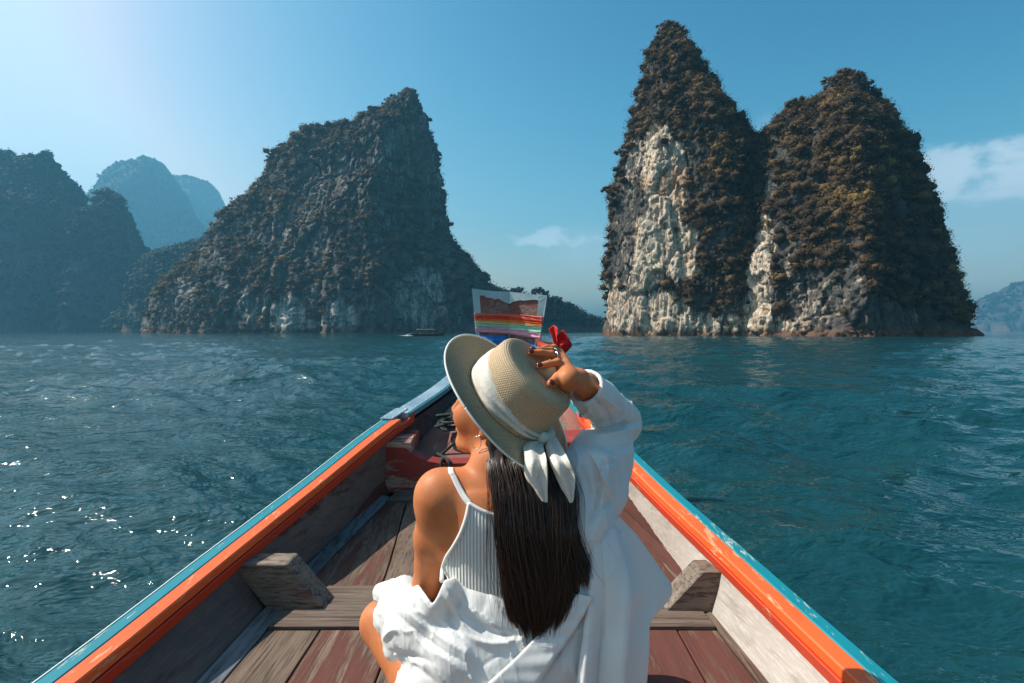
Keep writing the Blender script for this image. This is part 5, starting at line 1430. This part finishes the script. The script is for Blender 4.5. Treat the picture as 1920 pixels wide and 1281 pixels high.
# ------------------------------------------------------------------ shirt
def mat_shirt():
    t = NT('white_cotton_shirt')
    def crease(rot, sc, seed):
        v = t.map(sc, rot, (seed, seed, seed)); n = t.noise(v, 1.0, 3, 0.5, 0.7)
        return t.math('POWER', t.math('SUBTRACT', 1.0, t.math('MULTIPLY', t.math('ABSOLUTE', t.math('SUBTRACT', n, 0.5)), 6.0)), 2.0)
    x = t.sep(t.tc.outputs['Object'])[0]
    c1 = crease((0, math.radians(-42), 0), (24, 12, 5), 1.3); c2 = crease((0, math.radians(12), 0), (22, 10, 4), 4.1)
    side = t.mr(x, 0.0, 0.10, 0, 1, True)
    n = t.noise(t.map((1, 1, 1)), 1100, 2, 0.5)
    h = t.math('ADD', t.math('MULTIPLY', c1, t.math('SUBTRACT', 1.0, side)), t.math('MULTIPLY', c2, side))
    nn = t.noise(t.map((1, 1, 1)), 12, 4, 0.6)
    h = t.math('MULTIPLY_ADD', nn, 1.2, t.math('MULTIPLY', h, 0.55)); h = t.math('MULTIPLY_ADD', n, 0.035, h)
    t.p(Base_Color=(0.80, 0.80, 0.785), Roughness=0.6, Specular_IOR_Level=0.25); t.b.inputs['Sheen Weight'].default_value = 0.15
    nrm = t.bump(h, 0.6, 0.0022)
    tr = t.N.new('ShaderNodeBsdfTranslucent'); t.set(tr.inputs['Color'], (0.8, 0.8, 0.78)); t.L.new(nrm, tr.inputs['Normal'])
    mx = t.N.new('ShaderNodeMixShader'); mx.inputs[0].default_value = 0.2
    t.L.new(t.b.outputs[0], mx.inputs[1]); t.L.new(tr.outputs[0], mx.inputs[2]); t.L.new(mx.outputs[0], t.out.inputs['Surface'])
    return t.m
M_SHIRT = mat_shirt()
FOLDS = [
 # (polyline in the photograph's pixels, width px, height m)  - ridges positive, creases negative
 ([(752, 1137), (790, 1168), (845, 1205), (892, 1233)], 9, .007), ([(745, 1150), (785, 1185), (835, 1222), (870, 1240)], 6, -.006),
 ([(830, 1089), (845, 1120), (860, 1155), (880, 1188)], 7, .007), ([(822, 1100), (838, 1135), (850, 1165), (866, 1190)], 6, -.006),
 ([(880, 1150), (900, 1172), (930, 1185), (968, 1190)], 9, -.008), ([(876, 1190), (905, 1202), (940, 1205), (985, 1195)], 8, .007),
 ([(880, 1060), (905, 1085), (915, 1120), (905, 1150)], 12, -.004), ([(770, 1130), (800, 1170), (830, 1210)], 5, -.004),
 ([(713, 1206), (722, 1190), (735, 1180), (748, 1186)], 6, .008), ([(718, 1215), (740, 1222), (775, 1228), (810, 1240)], 7, -.006),
 ([(720, 1120), (725, 1160), (722, 1195)], 7, .005), ([(738, 1115), (742, 1155), (752, 1190)], 6, -.005), ([(700, 1105), (708, 1140), (716, 1180)], 6, -.004),
 ([(800, 1215), (840, 1235), (870, 1262), (900, 1285)], 9, .006), ([(770, 1240), (800, 1262), (825, 1290)], 8, -.006), ([(740, 1250), (760, 1275), (770, 1300)], 7, .005),
 ([(900, 1100), (930, 1130), (950, 1160)], 8, .004), ([(850, 1105), (880, 1140), (905, 1165)], 6, .004),
 # placket strip edges
 ([(860, 1275), (926, 1234), (971, 1196), (1008, 1150)], 3.0, -.003), ([(1008, 1280), (1043, 1228), (1071, 1189), (1110, 1122)], 3.2, -.005), ([(1000, 1282), (1036, 1226), (1064, 1187), (1102, 1124)], 4.0, .004),
 ([(1030, 1175), (1050, 1200)], 2.5, -.002), ([(1040, 1160), (1062, 1184)], 2.5, -.002), ([(1000, 1215), (1022, 1240)], 2.5, -.002),
 # right shoulder and sleeve
 ([(1100, 850), (1118, 880), (1124, 930), (1110, 985)], 7, -.012), ([(1108, 850), (1128, 885), (1150, 930)], 7, .010), ([(1075, 865), (1090, 900), (1100, 960), (1095, 1010)], 7, .005),
 ([(1088, 870), (1106, 915), (1112, 960)], 5, -.004), ([(1140, 850), (1160, 880), (1160, 920)], 9, .005), ([(1150, 935), (1125, 960), (1108, 985)], 7, -.006),
 ([(1100, 802), (1135, 804), (1165, 795), (1196, 786)], 6, -.011), ([(1105, 812), (1140, 812), (1170, 806), (1196, 803)], 8, .011), ([(1100, 830), (1135, 838), (1165, 838), (1190, 828)], 6, -.005),
 ([(1098, 845), (1130, 852), (1165, 852), (1188, 846)], 5, .004), ([(1105, 735), (1125, 755), (1140, 775), (1145, 790)], 7, -.008), ([(1090, 745), (1105, 770), (1118, 792)], 5, .004),
 ([(1135, 745), (1155, 760), (1175, 772)], 7, .010), ([(1150, 750), (1168, 770), (1160, 785)], 6, -.009), ([(1120, 870), (1145, 868), (1150, 850)], 4, -.004),
 ([(1150, 990), (1130, 1015), (1118, 1060)], 6, -.006), ([(1160, 1000), (1150, 1060), (1160, 1130)], 8, .006),
]
def fold_disp(px, py, scale=1.0):
    out = np.zeros(px.shape)
    for pts, w, h in FOLDS:
        p = catmull(np.array(pts, float), 22); w = w*0.85
        lo = p.min(0)-3*w; hi = p.max(0)+3*w
        m = (px > lo[0]) & (px < hi[0]) & (py > lo[1]) & (py < hi[1])
        if not m.any(): continue
        x, y = px[m], py[m]; best = np.full(x.shape, 1e9); side = np.zeros(x.shape); tt = np.zeros(x.shape)
        for i in range(len(p)-1):
            a, b = p[i], p[i+1]; ab = b-a; t = np.clip(((x-a[0])*ab[0]+(y-a[1])*ab[1])/(ab@ab+1e-9), 0, 1)
            dx, dy = x-a[0]-t*ab[0], y-a[1]-t*ab[1]; d = np.hypot(dx, dy); k = d < best
            best = np.where(k, d, best); side = np.where(k, (ab[0]*(y-a[1])-ab[1]*(x-a[0]))/(np.hypot(*ab)+1e-9), side); tt = np.where(k, (i+t)/(len(p)-1), tt)
        prof = (np.exp(-(best/(w*.9))**1.25))*(1+0.6*np.tanh(1.5*side/w))
        prof *= np.sin(np.clip(tt, 0.03, .97)*math.pi)**0.5
        out[m] += h*prof*scale
    return out
def cloth_noise(P_, seed=0):
    q = P_*np.array([1, 1, 1])+seed
    w = fbm(q*6, 2)[..., None]*0.05
    lf = 1-smooth01(P_[..., 0], .02, .10)          # diagonal pull on the left, hanging folds on the right
    a = (q[..., 0]+(q[..., 2]-CAMZ))*.7; b = (q[..., 0]-(q[..., 2]-CAMZ))*.7
    d1 = np.stack([a*34, q[..., 1]*20, b*6], -1)+w*20; d2 = np.stack([q[..., 0]*30, q[..., 1]*16, q[..., 2]*4.5], -1)+w*20
    n = lf*fbm(d1, 2, ridged=True)+(1-lf)*fbm(d2, 2, ridged=True)
    w2 = fbm(q*5+7, 2)[..., None]*1.2
    cr = np.abs(fbm(np.where(lf[..., None] > .5, d1, d2)*.55+w2+11, 2))
    return 0.0012*n+0.0045*(np.exp(-cr*16)-.25)+0.0004*fbm(q*70, 2)
def fabric_from(field, xs, ys, zs, name, parent, mat, cuts=None, nz=1.0, sm=2, label=None, post=None):
    G = field.grid(xs, ys, zs).astype(float)
    band_ = np.abs(G) < .025
    idx = np.argwhere(band_); P_ = np.stack([xs[idx[:, 0]], ys[idx[:, 1]], zs[idx[:, 2]]], -1)
    px = 960+P_[:, 0]/P_[:, 1]*F; py = HZ-(P_[:, 2]-CAMZ)/P_[:, 1]*F
    e = 1e-3
    disp = fold_disp(px, py)+nz*cloth_noise(P_)
    G[band_] -= disp
    if cuts is not None:
        X, Y, Z = np.meshgrid(xs, ys, zs, indexing='ij'); G = cuts(G, X, Y, Z)
    V, Q = surface_nets(G.astype(np.float32), xs, ys, zs); V = smooth_mesh(V, Q, sm, .35)
    return mesh_obj(name, V, Q, mat, parent=parent, **({'label': label} if label else {}))

def build_shirt():
    f = Field()
    # right forearm sleeve, wide and loose, then the upper sleeve hanging from the raised arm
    c0 = WR_R+(EL_R-WR_R)*.14
    f.cap(c0, WR_R+(EL_R-WR_R)*.45, .0410, .043, .02)
    f.cap(WR_R+(EL_R-WR_R)*.45, EL_R+[0.004, 0, .004], .041, .044, .02)
    f.cap(EL_R+[-.010, -.02, -.012], SH_R+(EL_R-SH_R)*.35, .047, .057, .025)
    f.cap(SH_R+(EL_R-SH_R)*.35, SH_R+[-.012, -.005, -.002], .060, .052, .03)
    f.cap(W3(1146, 850, 1.26), W3(1138, 925, 1.19), .040, .036, .03)
    f.cap(W3(1140, 925, 1.19), W3(1118, 985, 1.13), .036, .026, .03)
    f.cap(W3(1110, 880, 1.15), W3(1100, 990, 1.11), .042, .030, .03)
    f.cap(W3(1070, 880, 1.16), W3(1085, 1000, 1.14), .035, .05, .03)
    # right side of the back, down to the seat
    f.cap(W3(1090, 980, 1.13), W3(1110, 1120, 1.12), .045, .050, .035)
    f.cap(W3(1110, 1120, 1.12), W3(1105, 1330, 1.13), .055, .085, .04)
    f.cap(W3(1040, 1040, 1.15), W3(1040, 1200, 1.13), .07, .085, .04)
    # lower back, with the collar edge lying across
    f.ell(W3(930, 1130, 1.16), (.125, .095, .095), k=.03)
    f.ell(W3(950, 1230, 1.15), (.165, .115, .13), k=.04)
    f.ell(W3(960, 1400, 1.16), (.23, .16, .14), k=.05)
    # left sleeve bunched round the elbow and over the knee
    f.cap(W3(835, 1108, 1.10), W3(800, 1150, 1.15), .030, .052, .02)
    f.cap(W3(800, 1152, 1.16), W3(742, 1150, 1.28), .055, .050, .025)
    f.cap(W3(772, 1190, 1.17), W3(860, 1215, 1.10), .050, .050, .03)
    f.cap(W3(716, 1112, 1.36), W3(756, 1110, 1.30), .024, .034, .02)
    f.cap(W3(748, 1200, 1.22), W3(742, 1215, 1.22), .030, .026, .02)
    f.cap(W3(850, 1240, 1.10), W3(800, 1320, 1.14), .05, .07, .03)
    f.cap(W3(800, 1290, 1.14), W3(850, 1500, 1.20), .055, .10, .03)
    top_edge = [(760, 1066), (767, 1074), (790, 1103), (811, 1133), (820, 1118), (833, 1088), (850, 1083), (885, 1065), (915, 1047), (945, 1034), (990, 1010), (1030, 985), (1048, 900), (1058, 858), (1062, 845), (1075, 838)]
    tx, ty = zip(*top_edge)
    xs = axis_steps(-.36, .0028, .34); ys = axis_steps(.92, .0034, 1.20, .0060, 1.46); zs = axis_steps(CAMZ-1.0, .008, CAMZ-.66, .0028, CAMZ-.03)
    sleeve_keep = Field()
    def cuts(G, X, Y, Z):
        px = 960+X/Y*F; py = HZ-(Z-CAMZ)/Y*F
        t = np.interp(px, tx, ty)
        c = (t-py)/F*Y
        # the cut only concerns what lies left of the right shoulder, the bunched sleeve starts lower
        c = np.where(px > 1060, -1, c)
        c = np.where((px < 767) , -1, c)
        G = np.maximum(G, c*.9)
        # open cuff round the wrist
        a = WR_R-(EL_R-WR_R)*.12; b = WR_R+(EL_R-WR_R)*.34; ab = b-a
        tt = np.clip(((X-a[0])*ab[0]+(Y-a[1])*ab[1]+(Z-a[2])*ab[2])/(ab@ab), -.4, 1)
        dd = np.sqrt((X-a[0]-tt*ab[0])**2+(Y-a[1]-tt*ab[1])**2+(Z-a[2]-tt*ab[2])**2)-(.0355-.006*np.clip(tt, 0, 1))
        G = np.maximum(G, -dd)
        # straight end of the cuff
        ax_ = unit(EL_R-WR_R); pl = (c0+ax_*.0-np.array([0, 0, 0]))
        e = (X-pl[0])*ax_[0]+(Y-pl[1])*ax_[1]+(Z-pl[2])*ax_[2]
        near = ((X-c0[0])**2+(Y-c0[1])**2+(Z-c0[2])**2) < .075**2
        G = np.where(near, np.maximum(G, -e), G)
        # hollow where the left upper arm goes in
        return G
    sh = fabric_from(f, xs, ys, zs, 'shirt', person, M_SHIRT, cuts, label='loose white cotton shirt slipped off her left shoulder')
    # button band lying slantwise over the back
    up = catmull(np.array([(880, 1312), (925, 1270), (965, 1234), (1006, 1192), (1048, 1150), (1084, 1112)], float), 80)
    lo = catmull(np.array([(985, 1315), (1012, 1275), (1043, 1228), (1071, 1189), (1095, 1150), (1111, 1118)], float), 80)
    Gp = np.zeros((80, 10, 3))
    for i in range(80):
        for j in range(10):
            q = up[i]+(lo[i]-up[i])*j/9; h = f.hit(q[0], q[1], .75, 1.6, .007)
            Gp[i, j] = h if h is not None else pp3(q[0], q[1], 1.05)
    for _ in range(3): Gp[1:-1] = (Gp[:-2]+Gp[1:-1]*2+Gp[2:])/4
    Gp[..., 1] -= .0015+.0012*np.sin(np.linspace(0, 40, 80))[:, None]*np.linspace(0, 1, 10)[None]
    pk = mesh_obj('button_band', Gp.reshape(-1, 3), grid_faces(80, 10), M_SHIRT, parent=sh); md = pk.modifiers.new('thick', 'SOLIDIFY'); md.thickness = .005; md.offset = -1
    # the wide tail of the shirt spread out to the right
    global SHIRT; SHIRT = sh
    C = [[(1100, 960, 1.10), (1120, 965, 1.11), (1140, 968, 1.13), (1158, 970, 1.16)],
         [(1105, 1020, 1.085), (1132, 1015, 1.08), (1160, 1008, 1.12), (1192, 1012, 1.18)],
         [(1105, 1080, 1.075), (1140, 1070, 1.06), (1182, 1060, 1.12), (1225, 1062, 1.20)],
         [(1100, 1130, 1.065), (1146, 1125, 1.05), (1195, 1118, 1.10), (1249, 1108, 1.22)],
         [(1095, 1190, 1.055), (1140, 1185, 1.045), (1180, 1172, 1.08), (1206, 1158, 1.16)],
         [(1085, 1260, 1.045), (1130, 1255, 1.035), (1168, 1245, 1.06), (1197, 1232, 1.13)],
         [(1070, 1400, 1.04), (1120, 1400, 1.03), (1160, 1390, 1.05), (1190, 1380, 1.12)]]
    c = np.array(C, float); nu, nv = 170, 120
    Wp = np.stack([(c[..., 0]-960)/F*c[..., 2], c[..., 2], CAMZ-(c[..., 1]-HZ)/F*c[..., 2]], -1)
    R1 = np.stack([catmull(Wp[i], nv) for i in range(len(C))], 0); G = np.stack([catmull(R1[:, j], nu) for j in range(nv)], 1)
    U, Vv = np.meshgrid(np.linspace(0, 1, nu), np.linspace(0, 1, nv), indexing='ij')
    ph = Vv*4.2+0.35*np.sin(U*3)
    wv = np.sin(ph*math.pi)*(.004+.013*np.clip(U*1.3, 0, 1)); wv = wv+0.004*np.sin(ph*2.3*math.pi+2)*U
    n_ = np.cross(np.gradient(G, axis=0), np.gradient(G, axis=1)); n_ /= np.linalg.norm(n_, axis=-1)[..., None]+1e-9
    if n_[..., 1].mean() > 0: n_ = -n_
    G = G+n_*(wv+cloth_noise(G)*.5)[..., None]
    tail = mesh_obj('shirt_tail', G.reshape(-1, 3), grid_faces(nu, nv), M_SHIRT, parent=sh)
    tube('hem', G[::6, -1], .0016, M_SHIRT, parent=sh, n=200, seg=6)
    md = tail.modifiers.new('thick', 'SOLIDIFY'); md.thickness = .0012; md.offset = 0
build_shirt()
# ------------------------------------------------------------------ single trees that stand out against the sky
def make_tree(px, py, d, h, spread, label, seed, mat, group, lean=0.0, leaf=None, tone=0.45, n=26, per=26):
    """px, py: foot of the trunk; h and spread in metres"""
    rng = np.random.default_rng(seed); base = pp3(px, py, d)
    root = empty('tree', base, label=label, cat='tree', group=group)
    top = base+np.array([lean*h, 0, h*.75])
    tube('trunk', [base-[0, 0, h*.35], base+[lean*h*.2, 0, h*.25], base+[lean*h*.5, 0, h*.5], top], .1, BARK, parent=root, n=14, seg=6, radii=[h*.035, h*.028, h*.020, h*.010])
    for k in range(5):
        a = rng.uniform(0, 6.28); s = base+(top-base)*rng.uniform(.45, .85); e = s+np.array([math.cos(a), math.sin(a), .55])*spread*rng.uniform(.45, .8)
        tube('limb', [s, (s+e)/2+[0, 0, .05*h], e], .05, BARK, parent=root, n=7, seg=5, radii=[h*.014, h*.010, h*.004])
    th = rng.random(n)*6.28; rr = np.sqrt(rng.random(n))*spread; hh = h*(.62+.42*rng.random(n))-rr*.18*h/spread
    c = base+np.stack([np.cos(th)*rr+lean*h*.6, np.sin(th)*rr, hh], -1)
    r = spread*(.20+.22*rng.random(n)); tn = np.clip(tone+rng.normal(0, .18, n), 0, 1)
    V, Fc, tt = leaf_clumps(c, r, tn, per, leaf or h*.05, rng)
    mesh_obj('crown', V, Fc, mat, parent=root, smooth=False, attrs={'tint': ('FLOAT', tt)})
GT = 'trees standing on the crags'
make_tree(1499, 222, 155, 5.2, 3.2, 'umbrella-shaped tree on the left shoulder of the broad right-hand tower', 1, LEAF_WARM, GT, -.1)
make_tree(1629, 196, 156, 4.6, 2.2, 'small tree leaning out just right of the broad tower\'s top', 2, LEAF_WARM, GT, .25)
make_tree(1585, 156, 158, 3.4, 2.4, 'low bushy tree on the very top of the broad right-hand tower', 3, LEAF_WARM, GT, 0)
make_tree(1555, 165, 158, 3.0, 2.0, 'small tree at the left end of the broad tower\'s flat top', 14, LEAF_WARM, GT, 0)
make_tree(1608, 158, 158, 3.2, 1.9, 'small tree at the right end of the broad tower\'s flat top', 15, LEAF_WARM, GT, 0)
make_tree(1253, 60, 174, 3.0, 1.6, 'little tree crowning the tip of the tall pointed spire', 4, LEAF_WARM, GT, 0)
make_tree(1168, 300, 176, 3.2, 1.8, 'shrubby tree jutting from the spire\'s left edge above its pale face', 5, LEAF_WARM, GT, -.5)
make_tree(1146, 372, 176, 3.6, 2.2, 'dark bushy tree on the spire\'s left edge, half-way up', 6, LEAF_WARM, GT, -.4)
make_tree(1742, 395, 152, 3.6, 1.9, 'tree sticking out of the broad tower\'s right flank, half-way up', 7, LEAF_WARM, GT, .4)
make_tree(1768, 500, 152, 3.0, 1.6, 'scraggy tree low on the broad tower\'s right flank', 8, LEAF_WARM, GT, .4)
make_tree(511, 317, 425, 8.5, 5.0, 'round tree on the left corner of the steep mountain left of centre', 9, LEAF_WARM, GT, -.1, leaf=.6)
make_tree(578, 258, 425, 8.0, 5.5, 'wide tree on the left shoulder of the steep mountain\'s summit ridge', 10, LEAF_WARM, GT, 0, leaf=.6)
make_tree(655, 252, 425, 8.0, 4.5, 'tree in the saddle of the steep mountain\'s summit ridge', 11, LEAF_WARM, GT, 0, leaf=.6)
make_tree(698, 217, 425, 6.5, 4.0, 'tree on the step just below the steep mountain\'s peak', 12, LEAF_WARM, GT, 0, leaf=.6)
make_tree(768, 182, 425, 6.0, 4.5, 'tree capping the peak of the steep mountain left of centre', 13, LEAF_WARM, GT, 0, leaf=.6)
GS = 'tall trees on the wooded headland'
for i, (x, y, h, sp, lb) in enumerate([(880, 528, 13, 6, 'dark spreading tree on the slope left of the prow'), (905, 540, 14, 6.5, 'tall dark tree just behind the prow\'s left corner'), (968, 566, 13, 7, 'flat-topped tree above the middle of the prow'),
        (1012, 572, 15, 7, 'big round tree above the prow\'s right corner'), (1040, 582, 13, 6, 'open-crowned tree a little right of the prow'), (1062, 592, 12, 6, 'round tree half-way along the headland right of the prow'), (1085, 603, 9, 5, 'low tree near the right tip of the headland'), (1104, 609, 7, 4, 'smallest tree, at the right tip of the headland')]):
    make_tree(x, y, 500, h, sp, lb, 40+i, LEAF_DARK, GS, 0, leaf=.8, tone=.35, n=34, per=24)

# boulder off the foot of the right-hand tower
bm = bmesh.new(); bmesh.ops.create_icosphere(bm, subdivisions=4, radius=1.0)
co = np.array([v.co for v in bm.verts]); nn = fbm(co*1.6+4, 4, ridged=True); c0_ = pp3(1822, 624, 150)
for v, q in zip(bm.verts, co*(1+.35*nn[:, None])): v.co = (c0_[0]+q[0]*2.4, c0_[1]+q[1]*1.6, .25+q[2]*1.0)
me = bpy.data.meshes.new('rock'); bm.to_mesh(me); bm.free(); me.materials.append(ROCK_NEAR)
o = bpy.data.objects.new('rock', me); COL.objects.link(o); tag(o, 'low dark rock in the water off the right-hand tower', 'rock')
# dead branches standing in the shallows left of the spire
for i, (x, y, h, s, lb) in enumerate([(1128, 626, 3.2, 1, 'forked dead branch standing in the water nearest the spire'), (1108, 626, 2.2, -1, 'thin leaning dead branch in the shallows left of the forked one'), (1165, 628, 3.0, 1, 'bare dead snag in front of the pale spire\'s foot')]):
    d = 170; b = pp3(x, y, d); b[2] = -.6
    root = tube('dead_branch', [b, b+[s*.3, 0, h*.4], b+[s*.2, 0, h*.7], b+[s*.9, 0, h]], .12, BARK, n=14, seg=6, radii=[.16, .12, .09, .03], label=lb, cat='dead branch', group='dead branches in the shallows')
    tube('twig', [b+[s*.3, 0, h*.4], b+[-s*.5, 0, h*.7], b+[-s*.9, 0, h*.95]], .06, BARK, parent=root, n=8, seg=5, radii=[.08, .06, .02])
    tube('twig', [b+[s*.2, 0, h*.65], b+[s*.9, .2, h*.62], b+[s*1.5, .2, h*.8]], .05, BARK, parent=root, n=8, seg=5, radii=[.07, .05, .02])

# ------------------------------------------------------------------ the other boat, far off under the mountain
def far_boat():
    d = 150.0; ax = (802-960)/F*d
    root = empty('distant_longtail_boat', (ax, d, 0), label='small dark canopied longtail boat crossing far off under the steep mountain', cat='boat')
    M_H = NT('dark_far_hull').p(Base_Color=(.05, .035, .03), Roughness=.6).m; M_C = NT('faded_blue_canopy').p(Base_Color=(.04, .09, .11), Roughness=.8).m
    xs = np.linspace(-4.2, 4.4, 24); secs = []
    for x in xs:
        u = (x+4.2)/8.6; w = .75*math.sin(math.pi*min(1, .18+u*.82))**.6+.03; sh = .42+.95*max(0, u-.72)**1.6*5+.08*(1-u)
        secs.append([(ax+x, d-w, -CAMZ+sh), (ax+x, d-w*.6, -CAMZ-.2+.5*max(0, u-.8)*3), (ax+x, d+w*.6, -CAMZ-.2+.5*max(0, u-.8)*3), (ax+x, d+w, -CAMZ+sh), (ax+x, d+w*.85, -CAMZ+sh-.10), (ax+x, d-w*.85, -CAMZ+sh-.10)])
    loft_obj('hull', secs, M_H, root)
    V = []; 
    for x in np.linspace(-2.9, 2.3, 8):
        for a in np.linspace(-1, 1, 7): V.append((ax+x, d+a*.8, 1.62+.18*math.cos(a*1.4)))
    o = mesh_obj('canopy', V, grid_faces(8, 7), M_C, parent=root); md = o.modifiers.new('t', 'SOLIDIFY'); md.thickness = .05
    for x in (-2.7, -.9, .7, 2.1):
        for s in (-1, 1): tube('post', [(ax+x, d+s*.68, .35), (ax+x, d+s*.70, 1.0), (ax+x, d+s*.72, 1.66)], .03, M_H, parent=root, n=3, seg=5)
    tube('long_shaft', [(ax-4.0, d, .75), (ax-5.0, d, .45), (ax-6.0, d, .02)], .05, M_STEEL, parent=root, n=6, seg=5)
    small = {}
    for i, (x, col, lb) in enumerate([(-1.9, (.75, .20, .04), 'tiny seated passenger in orange near the stern of the far boat'), (-.5, (.55, .10, .05), 'tiny seated passenger in red amidships in the far boat'), (1.1, (.75, .25, .05), 'tiny seated passenger in orange nearest the bow of the far boat')]):
        b = np.array([ax+x, d-.1, .35]); g = Field()
        g.chain([b, b+[0.02, 0, .28], b+[.0, 0, .48]], [.17, .15, .14], .05); g.ell(b+[.02, 0, .72], (.095, .085, .12), k=.01); g.cap(b+[0, 0, .5], b+[.01, 0, .64], .06, .05, .02)
        for s in (-1, 1): g.chain([b+[0, s*.17, .47], b+[.10, s*.22, .25], b+[.28, s*.16, .16]], [.05, .045, .035], .03); g.chain([b+[0, s*.09, .02], b+[.40, s*.12, .10], b+[.42, s*.12, -.22]], [.085, .065, .05], .03)
        V, Q = surface_nets(g.grid(*[np.arange(l, h, .03) for l, h in zip(b-[.35, .4, .4], b+[.6, .4, .95])]), *[np.arange(l, h, .03) for l, h in zip(b-[.35, .4, .4], b+[.6, .4, .95])])
        t = NT('passenger_clothes'); z = t.sep(t.tc.outputs['Object'])[2]
        c = t.mix(t.mr(z, b[2]+.56, b[2]+.58), col, (.30, .15, .09)); c = t.mix(t.mr(z, b[2]+.76, b[2]+.78), c, (.02, .015, .01)); t.p(Base_Color=c, Roughness=.8)
        mesh_obj('person', V, Q, t.m, label=lb, cat='person')
    # wake
    t = NT('white_foam'); n = t.noise(t.map((1.2, 3, 1)), 1.6, 6, .7); t.p(Base_Color=(.75, .80, .80), Roughness=.6, Alpha=t.mr(n, .44, .56))
    V = []; nx, ny = 40, 8
    for i in range(nx):
        u = i/(nx-1); x = ax-2.2-u*5.5
        for j in range(ny): v = j/(ny-1)*2-1; V.append((x, d+v*(.25+1.1*u), .035+.16*math.sin(u*math.pi)*(1-abs(v))))
    mesh_obj('wake_foam', V, grid_faces(nx, ny), t.m, label='white foam of the wake behind the far boat', cat='foam', kind='stuff')
far_boat()
